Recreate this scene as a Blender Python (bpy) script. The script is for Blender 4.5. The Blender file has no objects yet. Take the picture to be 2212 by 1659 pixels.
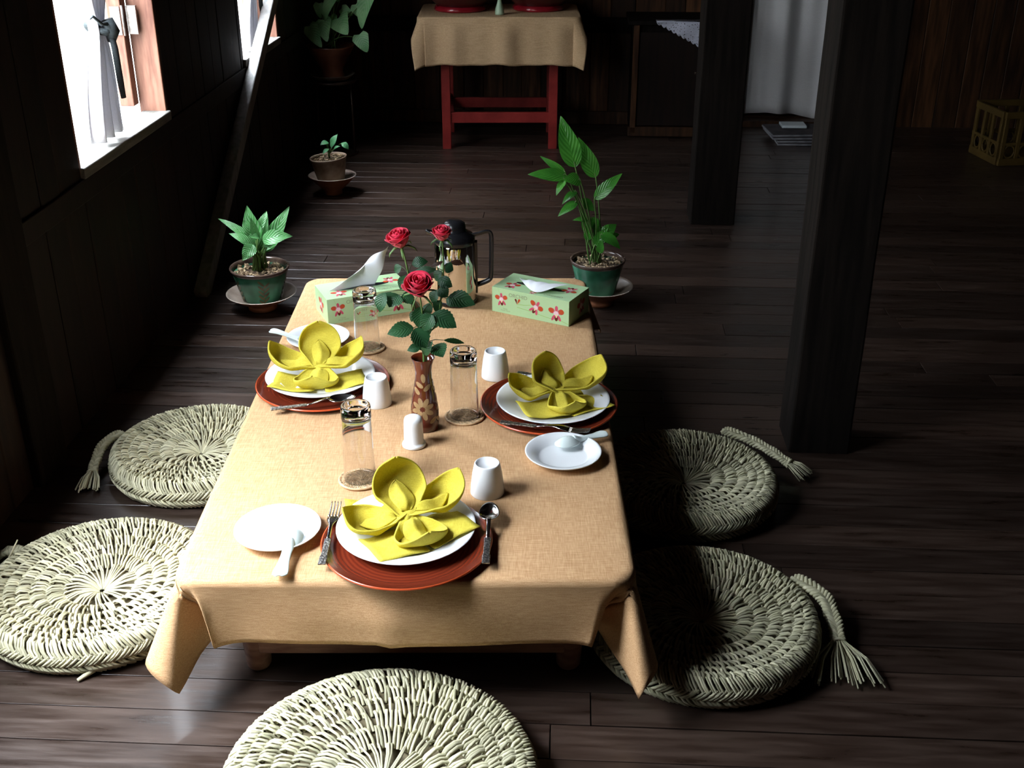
import bpy, math, random
from math import sin, cos, pi, radians, sqrt, atan2
from mathutils import Vector, Matrix, Euler
random.seed(7)
SC = bpy.context.scene
COL = SC.collection

# ------------------------------------------------------------------ camera
FPX, PITCH, CAMH, YAW = 2450.0, radians(25.8), 1.45, radians(0.15)
cam_d = bpy.data.cameras.new('camera')
cam_d.sensor_fit = 'HORIZONTAL'
cam_d.sensor_width = 36.0
cam_d.lens = 36.0 * FPX / 2212.0
cam_d.clip_start = 0.02
cam_o = bpy.data.objects.new('camera', cam_d)
COL.objects.link(cam_o)
cam_o.location = (0, 0, CAMH)
cam_o.rotation_euler = (pi / 2 - PITCH, 0, -YAW)
SC.camera = cam_o

# ------------------------------------------------------------------ world (bright overcast outdoors) and exposure
WORLD_STRENGTH = 84.0
w = bpy.data.worlds.new('overcast')
SC.world = w
w.use_nodes = True
wn, wl = w.node_tree.nodes, w.node_tree.links
wn.clear()
wo = wn.new('ShaderNodeOutputWorld'); bg = wn.new('ShaderNodeBackground')
tc = wn.new('ShaderNodeTexCoord'); sp = wn.new('ShaderNodeSeparateXYZ'); cr = wn.new('ShaderNodeValToRGB')
wl.new(tc.outputs['Generated'], sp.inputs[0]); wl.new(sp.outputs['Z'], cr.inputs[0])
cr.color_ramp.elements[0].position = 0.0; cr.color_ramp.elements[0].color = (.09, .095, .095, 1)   # bright hazy ground and tree line
cr.color_ramp.elements[1].position = 0.85; cr.color_ramp.elements[1].color = (.90, .97, 1.05, 1)    # open sky high up
_e = cr.color_ramp.elements.new(.30); _e.color = (.145, .155, .16, 1)
_e = cr.color_ramp.elements.new(.62); _e.color = (.20, .225, .25, 1)
wl.new(cr.outputs[0], bg.inputs['Color']); bg.inputs['Strength'].default_value = WORLD_STRENGTH
wl.new(bg.outputs[0], wo.inputs[0])
SC.view_settings.view_transform = 'Standard'
SC.view_settings.look = 'None'
SC.view_settings.gamma = 1.0
SC.view_settings.use_curve_mapping = False
SC.view_settings.exposure = 0.0
SC.cycles.max_bounces = 10
SC.cycles.transmission_bounces = 10
SC.cycles.transparent_max_bounces = 8
SC.cycles.caustics_reflective = False
SC.cycles.caustics_refractive = True
SC.cycles.sample_clamp_indirect = 6.0

# room frame: the house is turned a little against the table
RA = math.atan(.056)
RO = Vector((-1.31, 0, 0))
EX = Vector((cos(RA), -sin(RA), 0)); EY = Vector((sin(RA), cos(RA), 0))
def room(u, v, z=0.0):
    return RO + EX * u + EY * v + Vector((0, 0, z))
# window openings on the left wall (v0, v1, z0, z1)
WINS = [(2.985, 3.70, .645, 1.98), (4.62, 5.20, .645, 1.98), (1.05, 1.98, .645, 1.98)]
def portal(u, v, z, su, sz, nrm):
    ld = bpy.data.lights.new('daylight_portal', 'AREA'); ld.shape = 'RECTANGLE'
    ld.size, ld.size_y = su, sz
    ld.cycles.is_portal = True
    o = bpy.data.objects.new('daylight_portal', ld); COL.objects.link(o)
    o.location = room(u, v, z)
    o.rotation_euler = nrm.to_track_quat('-Z', 'Z').to_euler()
for a, b, z0, z1 in WINS:
    portal(-.06, (a + b) / 2, (z0 + z1) / 2, b - a, z1 - z0, EX)

# ------------------------------------------------------------------ pixel helper (frame 2212 x 1659) -> point at depth Y
def P(x, y, Y):
    u = (x - 1106) / FPX; v = (829.5 - y) / FPX
    d = Vector((u, cos(PITCH) + v * sin(PITCH), -sin(PITCH) + v * cos(PITCH)))
    d.rotate(Matrix.Rotation(-YAW, 3, 'Z'))
    return Vector((0, 0, CAMH)) + d * (Y / d.y)

# ------------------------------------------------------------------ mesh builder
class MB:
    def __init__(s): s.v = []; s.f = []; s.m = []; s.s = []
    def add(s, v, f, mat=0, smooth=True, M=None):
        o = len(s.v)
        if M is not None: v = [M @ Vector(p) for p in v]
        s.v += [tuple(p) for p in v]
        for q in f:
            s.f.append(tuple(i + o for i in q)); s.m.append(mat); s.s.append(smooth)
        return s
    def box(s, c, d, M=None, mat=0, taper=1.0):
        hx, hy, hz = d[0] / 2, d[1] / 2, d[2] / 2
        vs = []
        for z in (-1, 1):
            k = taper if z < 0 else 1.0
            for x, y in ((-1, -1), (1, -1), (1, 1), (-1, 1)):
                vs.append((c[0] + x * hx * k, c[1] + y * hy * k, c[2] + z * hz))
        fs = [(3, 2, 1, 0), (4, 5, 6, 7), (0, 1, 5, 4), (1, 2, 6, 5), (2, 3, 7, 6), (3, 0, 4, 7)]
        return s.add(vs, fs, mat, False, M)
    def grid(s, fn, nu, nv, mat=0, smooth=True, cu=False, cv=False, M=None):
        vs = [fn(i / (nu if cu else nu - 1), j / (nv if cv else nv - 1)) for j in range(nv) for i in range(nu)]
        fs = []
        for j in range(nv if cv else nv - 1):
            for i in range(nu if cu else nu - 1):
                i2, j2 = (i + 1) % nu, (j + 1) % nv
                fs.append((j * nu + i, j * nu + i2, j2 * nu + i2, j2 * nu + i))
        return s.add(vs, fs, mat, smooth, M)
    def lathe(s, prof, n=48, c=(0, 0, 0), mat=0, M=None, closed=False, smooth=True):
        # prof: list of (r, z); points with r ~ 0 close the surface
        vs, fs, rows = [], [], []
        for r, z in prof:
            if r < 1e-6:
                rows.append([len(vs)]); vs.append((c[0], c[1], c[2] + z))
            else:
                rows.append(list(range(len(vs), len(vs) + n)))
                for i in range(n):
                    a = 2 * pi * i / n
                    vs.append((c[0] + r * cos(a), c[1] + r * sin(a), c[2] + z))
        prs = list(zip(rows, rows[1:])) + ([(rows[-1], rows[0])] if closed else [])
        for A, B in prs:
            if len(A) == 1 and len(B) == 1: continue
            for i in range(n):
                j = (i + 1) % n
                if len(A) == 1: fs.append((A[0], B[j], B[i]))
                elif len(B) == 1: fs.append((A[i], A[j], B[0]))
                else: fs.append((A[i], A[j], B[j], B[i]))
        return s.add(vs, fs, mat, smooth, M)
    def tube(s, pts, rad, n=8, mat=0, smooth=True, caps=True, flat=1.0):
        pts = [Vector(p) for p in pts]
        if not isinstance(rad, (list, tuple)): rad = [rad] * len(pts)
        vs, fs = [], []
        t = (pts[1] - pts[0]).normalized()
        nrm = t.orthogonal().normalized()
        for k, p in enumerate(pts):
            if k == 0: t2 = pts[1] - pts[0]
            elif k == len(pts) - 1: t2 = pts[-1] - pts[-2]
            else: t2 = pts[k + 1] - pts[k - 1]
            t2 = t2.normalized() if t2.length > 1e-9 else t
            nrm = (nrm - t2 * nrm.dot(t2))
            nrm = nrm.normalized() if nrm.length > 1e-6 else t2.orthogonal().normalized()
            b = t2.cross(nrm)
            for i in range(n):
                a = 2 * pi * i / n
                vs.append(p + (nrm * cos(a) + b * sin(a) * flat) * rad[k])
            t = t2
        for k in range(len(pts) - 1):
            for i in range(n):
                j = (i + 1) % n
                fs.append((k * n + i, k * n + j, (k + 1) * n + j, (k + 1) * n + i))
        if caps:
            fs.append(tuple(range(n - 1, -1, -1)))
            fs.append(tuple(range((len(pts) - 1) * n, len(pts) * n)))
        return s.add(vs, fs, mat, smooth)
    def build(s, name, mats, parent=None, loc=None, rot=None, bevel=0, solid=0, sub=0, off=0.0, kind=None):
        me = bpy.data.meshes.new(name)
        me.from_pydata(s.v, [], s.f)
        if not isinstance(mats, (list, tuple)): mats = [mats]
        for m in mats: me.materials.append(m)
        me.polygons.foreach_set('material_index', s.m)
        me.polygons.foreach_set('use_smooth', s.s)
        me.update()
        o = bpy.data.objects.new(name, me); COL.objects.link(o)
        if parent is not None: o.parent = parent
        if loc is not None: o.location = loc
        if rot is not None: o.rotation_euler = rot
        if solid:
            k = o.modifiers.new('thick', 'SOLIDIFY'); k.thickness = solid; k.offset = off
        if sub:
            k = o.modifiers.new('sub', 'SUBSURF'); k.levels = sub; k.render_levels = sub
        if bevel:
            k = o.modifiers.new('bevel', 'BEVEL'); k.width = bevel; k.segments = 2; k.limit_method = 'ANGLE'
            k.harden_normals = False
        if kind: o['kind'] = kind
        return o
def thing(name, label, cat, loc=(0, 0, 0), rz=0.0, group=None):
    o = bpy.data.objects.new(name, None); COL.objects.link(o)
    o.empty_display_size = .05
    o.location = loc; o.rotation_euler = (0, 0, rz)
    return tag(o, label, cat, group)
def tag(o, label, cat, group=None):
    o['label'] = label; o['category'] = cat
    if group: o['group'] = group
    return o
def smooth01(t):
    t = max(0.0, min(1.0, t)); return t * t * (3 - 2 * t)
def crom(pts, t):
    n = len(pts) - 1
    x = min(max(t, 0), 1) * n; i = min(int(x), n - 1); f = x - i
    p0, p1, p2, p3 = pts[max(i - 1, 0)], pts[i], pts[i + 1], pts[min(i + 2, n)]
    return [0.5 * (2 * b + (c - a) * f + (2 * a - 5 * b + 4 * c - d) * f * f + (3 * b - a - 3 * c + d) * f ** 3)
            for a, b, c, d in zip(p0, p1, p2, p3)]

# ------------------------------------------------------------------ materials
def nodes(name):
    m = bpy.data.materials.new(name); m.use_nodes = True
    nt = m.node_tree
    return m, nt, nt.nodes['Principled BSDF']
def L(nt, a, b): nt.links.new(a, b)
def mat(name, c1, c2=None, rough=.5, metal=0, scale=8, bump=0, stretch=(1, 1, 1), island=0, spec=.5, bscale=None,
        trans=0, ior=1.45, coat=0, detail=4, sheen=0, lo=.35, hi=.65, subs=0, rvar=0):
    m, nt, b = nodes(name)
    b.inputs['Roughness'].default_value = rough; b.inputs['Metallic'].default_value = metal
    b.inputs['Specular IOR Level'].default_value = spec
    b.inputs['Transmission Weight'].default_value = trans; b.inputs['IOR'].default_value = ior
    b.inputs['Coat Weight'].default_value = coat; b.inputs['Coat Roughness'].default_value = .08
    b.inputs['Sheen Weight'].default_value = sheen
    b.inputs['Base Color'].default_value = (*c1, 1)
    if c2 is None and not bump and not island: return m
    t = nt.nodes.new('ShaderNodeTexCoord'); mp = nt.nodes.new('ShaderNodeMapping')
    mp.inputs['Scale'].default_value = stretch
    L(nt, t.outputs['Object'], mp.inputs[0])
    vec = mp.outputs[0]
    isl = None
    if island:
        g = nt.nodes.new('ShaderNodeNewGeometry'); isl = g.outputs['Random Per Island']
        ad = nt.nodes.new('ShaderNodeVectorMath'); ad.operation = 'MULTIPLY_ADD'
        cmb = nt.nodes.new('ShaderNodeCombineXYZ')
        for k in range(3): L(nt, isl, cmb.inputs[k])
        L(nt, cmb.outputs[0], ad.inputs[0]); ad.inputs[1].default_value = (37, 53, 71); L(nt, vec, ad.inputs[2])
        vec = ad.outputs[0]
    nz = nt.nodes.new('ShaderNodeTexNoise'); nz.inputs['Scale'].default_value = scale
    nz.inputs['Detail'].default_value = detail
    L(nt, vec, nz.inputs['Vector'])
    if c2 is not None:
        r = nt.nodes.new('ShaderNodeValToRGB')
        r.color_ramp.elements[0].position = lo; r.color_ramp.elements[0].color = (*c1, 1)
        r.color_ramp.elements[1].position = hi; r.color_ramp.elements[1].color = (*c2, 1)
        L(nt, nz.outputs['Fac'], r.inputs[0]); col = r.outputs[0]
        if island:
            hsv = nt.nodes.new('ShaderNodeHueSaturation'); mr = nt.nodes.new('ShaderNodeMapRange')
            L(nt, isl, mr.inputs[0]); mr.inputs['To Min'].default_value = 1 - island; mr.inputs['To Max'].default_value = 1 + island
            L(nt, mr.outputs[0], hsv.inputs['Value']); L(nt, col, hsv.inputs['Color']); col = hsv.outputs[0]
        L(nt, col, b.inputs['Base Color'])
    if rvar:
        mr = nt.nodes.new('ShaderNodeMapRange'); L(nt, nz.outputs['Fac'], mr.inputs[0])
        mr.inputs['From Min'].default_value = .3; mr.inputs['From Max'].default_value = .7
        mr.inputs['To Min'].default_value = rough - rvar; mr.inputs['To Max'].default_value = rough + rvar
        L(nt, mr.outputs[0], b.inputs['Roughness'])
    if bump:
        n2 = nz
        if bscale:
            n2 = nt.nodes.new('ShaderNodeTexNoise'); n2.inputs['Scale'].default_value = bscale
            n2.inputs['Detail'].default_value = 3; L(nt, vec, n2.inputs['Vector'])
        bp = nt.nodes.new('ShaderNodeBump'); bp.inputs['Strength'].default_value = bump
        bp.inputs['Distance'].default_value = .002
        L(nt, n2.outputs['Fac'], bp.inputs['Height']); L(nt, bp.outputs[0], b.inputs['Normal'])
    return m
def cloth_mat(name, c1, c2, fine=700.0, rough=.85, transl=0.0):
    m, nt, b = nodes(name)
    b.inputs['Roughness'].default_value = rough; b.inputs['Specular IOR Level'].default_value = .15
    t = nt.nodes.new('ShaderNodeTexCoord')
    fac = []
    for st in ((fine, fine * .06, fine), (fine * .06, fine, fine)):
        mp = nt.nodes.new('ShaderNodeMapping'); mp.inputs['Scale'].default_value = st
        L(nt, t.outputs['Object'], mp.inputs[0])
        nz = nt.nodes.new('ShaderNodeTexNoise'); nz.inputs['Scale'].default_value = 1; nz.inputs['Detail'].default_value = 1
        L(nt, mp.outputs[0], nz.inputs['Vector']); fac.append(nz.outputs['Fac'])
    nb = nt.nodes.new('ShaderNodeTexNoise'); nb.inputs['Scale'].default_value = 6; L(nt, t.outputs['Object'], nb.inputs['Vector'])
    a = nt.nodes.new('ShaderNodeMath'); a.operation = 'ADD'; L(nt, fac[0], a.inputs[0]); L(nt, fac[1], a.inputs[1])
    h = nt.nodes.new('ShaderNodeMath'); h.operation = 'MULTIPLY_ADD'; L(nt, nb.outputs['Fac'], h.inputs[0]); h.inputs[1].default_value = .35
    L(nt, a.outputs[0], h.inputs[2])
    r = nt.nodes.new('ShaderNodeValToRGB')
    mr = nt.nodes.new('ShaderNodeMapRange'); mr.inputs['From Min'].default_value = .85; mr.inputs['From Max'].default_value = 1.5
    L(nt, h.outputs[0], mr.inputs[0]); L(nt, mr.outputs[0], r.inputs[0])
    r.color_ramp.elements[0].color = (*c1, 1); r.color_ramp.elements[1].color = (*c2, 1)
    L(nt, r.outputs[0], b.inputs['Base Color'])
    bp = nt.nodes.new('ShaderNodeBump'); bp.inputs['Strength'].default_value = .35; bp.inputs['Distance'].default_value = .0006
    L(nt, a.outputs[0], bp.inputs['Height']); L(nt, bp.outputs[0], b.inputs['Normal'])
    if transl:
        tr = nt.nodes.new('ShaderNodeBsdfTranslucent'); tr.inputs['Color'].default_value = (*c2, 1)
        mx = nt.nodes.new('ShaderNodeMixShader'); mx.inputs[0].default_value = transl
        out = nt.nodes['Material Output']
        L(nt, b.outputs[0], mx.inputs[1]); L(nt, tr.outputs[0], mx.inputs[2]); L(nt, mx.outputs[0], out.inputs[0])
    return m

M_floor = mat('dark_teak_floor', (.019, .0105, .0072), (.052, .033, .025), rough=.36, scale=7, stretch=(1, 9, 9), island=.45, bump=.25, bscale=14, rvar=.10, spec=.6, coat=.12, lo=.3, hi=.75)
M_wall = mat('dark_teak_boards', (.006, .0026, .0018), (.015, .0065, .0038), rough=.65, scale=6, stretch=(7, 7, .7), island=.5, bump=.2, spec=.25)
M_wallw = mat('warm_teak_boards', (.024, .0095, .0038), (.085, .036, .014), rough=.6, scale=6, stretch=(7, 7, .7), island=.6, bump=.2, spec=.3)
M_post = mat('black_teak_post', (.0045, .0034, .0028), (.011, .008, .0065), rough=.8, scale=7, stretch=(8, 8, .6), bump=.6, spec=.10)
M_frame = mat('window_frame_wood', (.11, .038, .022), (.24, .11, .07), rough=.6, scale=9, stretch=(6, 6, .8), bump=.2)
M_sill = mat('worn_sill_wood', (.09, .085, .075), (.18, .175, .16), rough=.7, scale=9, stretch=(6, .8, 6), bump=.2)
M_brace = mat('grey_brace_wood', (.15, .145, .14), (.25, .24, .235), rough=.5, scale=9, stretch=(5, 5, .8), bump=.2)
M_redpaint = mat('red_paint', (.22, .016, .014), (.33, .03, .025), rough=.45, scale=12, bump=.1)
M_lowtable = mat('pink_brown_wood', (.24, .105, .07), (.40, .22, .15), rough=.55, scale=9, stretch=(2, 8, 8), bump=.15)
M_cloth = cloth_mat('tan_tablecloth', (.44, .245, .115), (.64, .405, .220))
M_cloth2 = cloth_mat('beige_tablecloth', (.50, .33, .18), (.66, .46, .27), fine=300)
M_white = mat('white_porcelain', (.80, .82, .84), rough=.12, spec=.5)
M_spoonw = mat('pale_celadon_porcelain', (.70, .79, .78), rough=.12)
M_napkin = cloth_mat('yellow_napkin', (.60, .48, .045), (.80, .70, .11), fine=900, transl=.15)
M_steel = mat('brushed_steel', (.62, .60, .58), rough=.16, metal=1)
M_steelh = mat('engraved_steel', (.25, .24, .23), (.7, .68, .66), rough=.3, metal=1, scale=260, bump=.6, lo=.42, hi=.55)
M_chrome = mat('polished_chrome', (.80, .78, .75), rough=.06, metal=1)
M_black = mat('black_plastic', (.010, .010, .012), rough=.25)
M_glass = mat('clear_glass', (1, 1, 1), rough=.0, trans=1, ior=1.48)
M_straw = mat('pale_straw', (.34, .325, .20), (.62, .585, .415), rough=.55, scale=9, stretch=(1, 1, 1), island=.32, lo=.3, hi=.7, spec=.35)
M_strawd = mat('straw_core', (.07, .055, .028), (.16, .13, .07), rough=.8, scale=60, bump=.6)
M_coaster = mat('rattan', (.42, .26, .13), (.72, .53, .33), rough=.6, scale=30, island=.35)
M_petal = mat('red_rose_petal', (.50, .008, .035), (.78, .022, .075), rough=.5, scale=9, spec=.3, sheen=.2)
M_stem = mat('green_stem', (.06, .14, .03), (.12, .22, .06), rough=.5, scale=20)
M_stemd = mat('dark_stem', (.03, .05, .02), (.06, .08, .03), rough=.5, scale=20)
M_vase = mat('brown_lacquer_vase', (.12, .019, .007), (.07, .012, .006), rough=.14, scale=9, coat=.6)
M_cream = mat('cream_inlay', (.28, .17, .075), (.40, .26, .13), rough=.3, scale=60)
M_soil = mat('bark_chips', (.16, .10, .055), (.48, .36, .22), rough=.8, scale=20, island=.5)
M_earth = mat('potting_soil', (.035, .022, .014), (.08, .05, .03), rough=.9, scale=60, bump=.8)
M_terra = mat('brown_terracotta', (.27, .09, .04), (.42, .17, .08), rough=.45, scale=14, bump=.2)
M_terrain = mat('glazed_grey_inside', (.36, .28, .22), (.55, .47, .40), rough=.35, scale=18)
M_clay = mat('weathered_clay', (.20, .125, .075), (.42, .32, .23), rough=.7, scale=16, bump=.4)
M_rimg = mat('dark_glaze_rim', (.05, .03, .025), (.12, .08, .06), rough=.15, scale=30)
M_boxg = mat('pale_green_card', (.44, .66, .36), (.50, .72, .42), rough=.35, scale=4)
M_boxt = mat('tissue_paper', (.82, .84, .88), rough=.8)
M_print_o = mat('print_orange_red', (.55, .075, .02), rough=.4)
M_print_p = mat('print_pink', (.62, .09, .16), rough=.4)
M_print_w = mat('print_white', (.85, .62, .70), rough=.4)
M_print_d = mat('print_maroon', (.13, .012, .012), rough=.4)
M_print_y = mat('print_cream', (.85, .72, .40), rough=.4)
M_print_g = mat('print_leaf_green', (.30, .55, .12), rough=.4)
M_print_t = mat('print_grey_green_ink', (.30, .36, .22), rough=.4)
M_curtain = cloth_mat('white_curtain', (.72, .72, .76), (.80, .80, .84), fine=500, transl=.12)
M_sheet = cloth_mat('grey_white_sheet', (.70, .71, .73), (.78, .79, .81), fine=400)
M_sash = cloth_mat('dark_grey_sash', (.035, .045, .05), (.07, .085, .09), fine=500)
M_lace = cloth_mat('white_lace', (.52, .55, .68), (.70, .72, .85), fine=400)
M_charger = None
def charger_mat():
    m, nt, b = nodes('red_brown_lacquer')
    b.inputs['Roughness'].default_value = .22; b.inputs['Coat Weight'].default_value = .4; b.inputs['Coat Roughness'].default_value = .1
    t = nt.nodes.new('ShaderNodeTexCoord'); wv = nt.nodes.new('ShaderNodeTexWave')
    wv.wave_type = 'RINGS'; wv.rings_direction = 'Z'; wv.inputs['Scale'].default_value = 38; wv.inputs['Distortion'].default_value = 1.5
    wv.inputs['Detail'].default_value = 3
    L(nt, t.outputs['Object'], wv.inputs['Vector'])
    r = nt.nodes.new('ShaderNodeValToRGB')
    r.color_ramp.elements[0].color = (.105, .015, .007, 1); r.color_ramp.elements[1].color = (.17, .026, .010, 1)
    L(nt, wv.outputs['Fac'], r.inputs[0]); L(nt, r.outputs[0], b.inputs['Base Color'])
    return m
M_charger = charger_mat()
M_redrim = mat('red_lacquer_rim', (.50, .075, .022), rough=.25, coat=.4)
def green_glaze(name, leafy):
    m, nt, b = nodes(name)
    b.inputs['Roughness'].default_value = .16
    t = nt.nodes.new('ShaderNodeTexCoord')
    nz = nt.nodes.new('ShaderNodeTexNoise'); nz.inputs['Scale'].default_value = 12; L(nt, t.outputs['Object'], nz.inputs['Vector'])
    r = nt.nodes.new('ShaderNodeValToRGB')
    r.color_ramp.elements[0].position = .35; r.color_ramp.elements[0].color = (.018, .095, .048, 1)
    r.color_ramp.elements[1].position = .7; r.color_ramp.elements[1].color = (.07, .29, .17, 1)
    L(nt, nz.outputs['Fac'], r.inputs[0]); L(nt, r.outputs[0], b.inputs['Base Color'])
    return m
M_green = green_glaze('green_glaze', True)
def leaf_mat(name, c1, c2, rough=.35, vein=0.0, vc=(.35, .5, .3), transl=.25, scale=14, spec=.5):
    m, nt, b = nodes(name)
    b.inputs['Roughness'].default_value = rough; b.inputs['Specular IOR Level'].default_value = spec
    t = nt.nodes.new('ShaderNodeTexCoord')
    nz = nt.nodes.new('ShaderNodeTexNoise'); nz.inputs['Scale'].default_value = scale; L(nt, t.outputs['Object'], nz.inputs['Vector'])
    r = nt.nodes.new('ShaderNodeValToRGB')
    r.color_ramp.elements[0].position = .35; r.color_ramp.elements[0].color = (*c1, 1)
    r.color_ramp.elements[1].position = .65; r.color_ramp.elements[1].color = (*c2, 1)
    L(nt, nz.outputs['Fac'], r.inputs[0]); col = r.outputs[0]
    # veins drawn in the leaf's own UV space
    uv = nt.nodes.new('ShaderNodeUVMap'); sx = nt.nodes.new('ShaderNodeSeparateXYZ'); L(nt, uv.outputs[0], sx.inputs[0])
    ab = nt.nodes.new('ShaderNodeMath'); ab.operation = 'ABSOLUTE'; L(nt, sx.outputs['Y'], ab.inputs[0])
    ph = nt.nodes.new('ShaderNodeMath'); ph.operation = 'MULTIPLY_ADD'; L(nt, ab.outputs[0], ph.inputs[0]); ph.inputs[1].default_value = -.35
    L(nt, sx.outputs['X'], ph.inputs[2])
    ml = nt.nodes.new('ShaderNodeMath'); ml.operation = 'MULTIPLY'; L(nt, ph.outputs[0], ml.inputs[0]); ml.inputs[1].default_value = 50
    sn = nt.nodes.new('ShaderNodeMath'); sn.operation = 'SINE'; L(nt, ml.outputs[0], sn.inputs[0])
    bp = nt.nodes.new('ShaderNodeBump'); bp.inputs['Strength'].default_value = .35; bp.inputs['Distance'].default_value = .001
    L(nt, sn.outputs[0], bp.inputs['Height']); L(nt, bp.outputs[0], b.inputs['Normal'])
    if vein:
        gt = nt.nodes.new('ShaderNodeMapRange'); L(nt, sn.outputs[0], gt.inputs[0])
        gt.inputs['From Min'].default_value = .0; gt.inputs['From Max'].default_value = .9
        gt.inputs['To Max'].default_value = vein
        mx = nt.nodes.new('ShaderNodeMix'); mx.data_type = 'RGBA'
        L(nt, gt.outputs[0], mx.inputs[0]); L(nt, col, mx.inputs[6]); mx.inputs[7].default_value = (*vc, 1); col = mx.outputs[2]
    L(nt, col, b.inputs['Base Color'])
    tr = nt.nodes.new('ShaderNodeBsdfTranslucent'); L(nt, col, tr.inputs['Color'])
    mx = nt.nodes.new('ShaderNodeMixShader'); mx.inputs[0].default_value = transl
    L(nt, b.outputs[0], mx.inputs[1]); L(nt, tr.outputs[0], mx.inputs[2]); L(nt, mx.outputs[0], nt.nodes['Material Output'].inputs[0])
    return m
M_rleaf = leaf_mat('rose_leaf', (.014, .062, .024), (.028, .11, .038), rough=.42)
M_rleafr = leaf_mat('young_red_leaf', (.06, .03, .02), (.12, .05, .03), rough=.4)
M_pleaf = leaf_mat('variegated_leaf', (.03, .16, .03), (.07, .30, .07), vein=.5, vc=(.34, .52, .34))
M_tleaf = leaf_mat('glossy_palm_leaf', (.03, .17, .02), (.07, .30, .035), rough=.22)
M_hleaf = leaf_mat('heart_leaf', (.16, .42, .17), (.34, .66, .30), vein=.35, vc=(.45, .62, .42))
M_sleaf = leaf_mat('seedling_leaf', (.07, .28, .10), (.15, .42, .20), rough=.25)

# ------------------------------------------------------------------ the room
def place_room(o):
    o.location = RO; o.rotation_euler = (0, 0, -RA); o['kind'] = 'structure'; return o

def build_floor():
    mb = MB(); rnd = random.Random(3)
    v = -3.2
    while v < 6.9:
        wd = rnd.uniform(.078, .092)
        u = -.12 - rnd.random() * 1.5
        while u < 5.6:
            ln = rnd.uniform(1.6, 3.2)
            zt = -rnd.uniform(0, .0015)
            u0, u1 = max(u, -.12), min(u + ln, 5.6)
            if u1 > u0 + .02:
                g = .0011
                a, b, c, d = u0 + g, u1 - g, v + g, v + wd - g
                e = .0007
                vs = [(a, c, zt - e), (b, c, zt - e), (b, d, zt - e), (a, d, zt - e),
                      (a + e, c + e, zt), (b - e, c + e, zt), (b - e, d - e, zt), (a + e, d - e, zt),
                      (a, c, -.02), (b, c, -.02), (b, d, -.02), (a, d, -.02)]
                fs = [(4, 5, 6, 7), (0, 1, 5, 4), (1, 2, 6, 5), (2, 3, 7, 6), (3, 0, 4, 7), (8, 9, 1, 0), (9, 10, 2, 1), (10, 11, 3, 2), (11, 8, 0, 3), (11, 10, 9, 8)]
                mb.add(vs, fs, 0, False)
            u += ln
        v += wd
    mb.box((2.7, 1.8, -.04), (5.8, 10.4, .03))
    place_room(mb.build('floor', M_floor))
build_floor()

def boards(mb, rnd, a0, a1, z0, z1, put, wmin=.10, wmax=.16, th=.012):
    # vertical boards between a0..a1 along the wall; put(a, depth, z) -> point
    a = a0
    while a < a1 - .005:
        b = min(a + rnd.uniform(wmin, wmax), a1)
        d = rnd.uniform(0, .004)
        g, e = .001, .003
        cs = [(a + g, z0), (b - g, z0), (b - g, z1), (a + g, z1)]
        vs = [put(x, -th, z) for x, z in cs] + [put(x, -d - e, z) for x, z in cs] + \
             [put(x + (e if i in (0, 3) else -e), -d, z) for i, (x, z) in enumerate(cs)]
        fs = [(8, 9, 10, 11)] + [(4 + i, 4 + (i + 1) % 4, 8 + (i + 1) % 4, 8 + i) for i in range(4)] + \
             [(i, (i + 1) % 4, 4 + (i + 1) % 4, 4 + i) for i in range(4)]
        mb.add(vs, fs, 0, False)
        a = b
def wall(name, put, a0, a1, zt, opens, mt, seed, thick=.08, wmin=.10, wmax=.16):
    mb = MB(); rnd = random.Random(seed)
    def slab(p, q, z0, z1):
        cs = [(p, z0), (q, z0), (q, z1), (p, z1)]
        vs = [put(x, -.010, z) for x, z in cs] + [put(x, -thick, z) for x, z in cs]
        mb.add(vs, [(0, 1, 2, 3), (7, 6, 5, 4)] + [(i, 4 + i, 4 + (i + 1) % 4, (i + 1) % 4) for i in range(4)], 0, False)
    cur = a0
    for (p, q, z0, z1) in sorted(opens):
        boards(mb, rnd, cur, p, -.01, zt, put, wmin, wmax); slab(cur, p, -.02, zt)
        boards(mb, rnd, p, q, -.01, z0, put, wmin, wmax); slab(p, q, -.02, z0)
        boards(mb, rnd, p, q, z1, zt, put, wmin, wmax); slab(p, q, z1, zt)
        cur = q
    boards(mb, rnd, cur, a1, -.01, zt, put, wmin, wmax); slab(cur, a1, -.02, zt)
    return place_room(mb.build(name, mt))
CEIL = 2.6
VB = 6.44
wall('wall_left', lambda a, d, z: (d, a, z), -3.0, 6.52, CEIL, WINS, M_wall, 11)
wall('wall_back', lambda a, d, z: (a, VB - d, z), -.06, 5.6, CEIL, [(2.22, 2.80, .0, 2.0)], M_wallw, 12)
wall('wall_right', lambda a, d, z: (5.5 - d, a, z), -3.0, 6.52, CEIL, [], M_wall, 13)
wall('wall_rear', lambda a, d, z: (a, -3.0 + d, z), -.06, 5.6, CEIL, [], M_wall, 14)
mb = MB(); mb.box((2.7, 1.8, CEIL + .04), (5.9, 10.2, .08)); place_room(mb.build('ceiling', M_wall))
# partition closing the dark room behind the doorway and the partition wall right of the near post
mb = MB(); mb.box((2.5, 7.3, 1.0), (1.6, .05, 2.2)); mb.box((1.7, 6.95, 1.0), (.05, .8, 2.2)); mb.box((3.28, 6.95, 1.0), (.05, .8, 2.2))
mb.box((2.5, 6.95, 2.1), (1.6, .8, .05)); mb.box((2.5, 6.95, -.03), (1.6, .8, .05))
place_room(mb.build('wall_beyond_doorway', M_wall))
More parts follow.
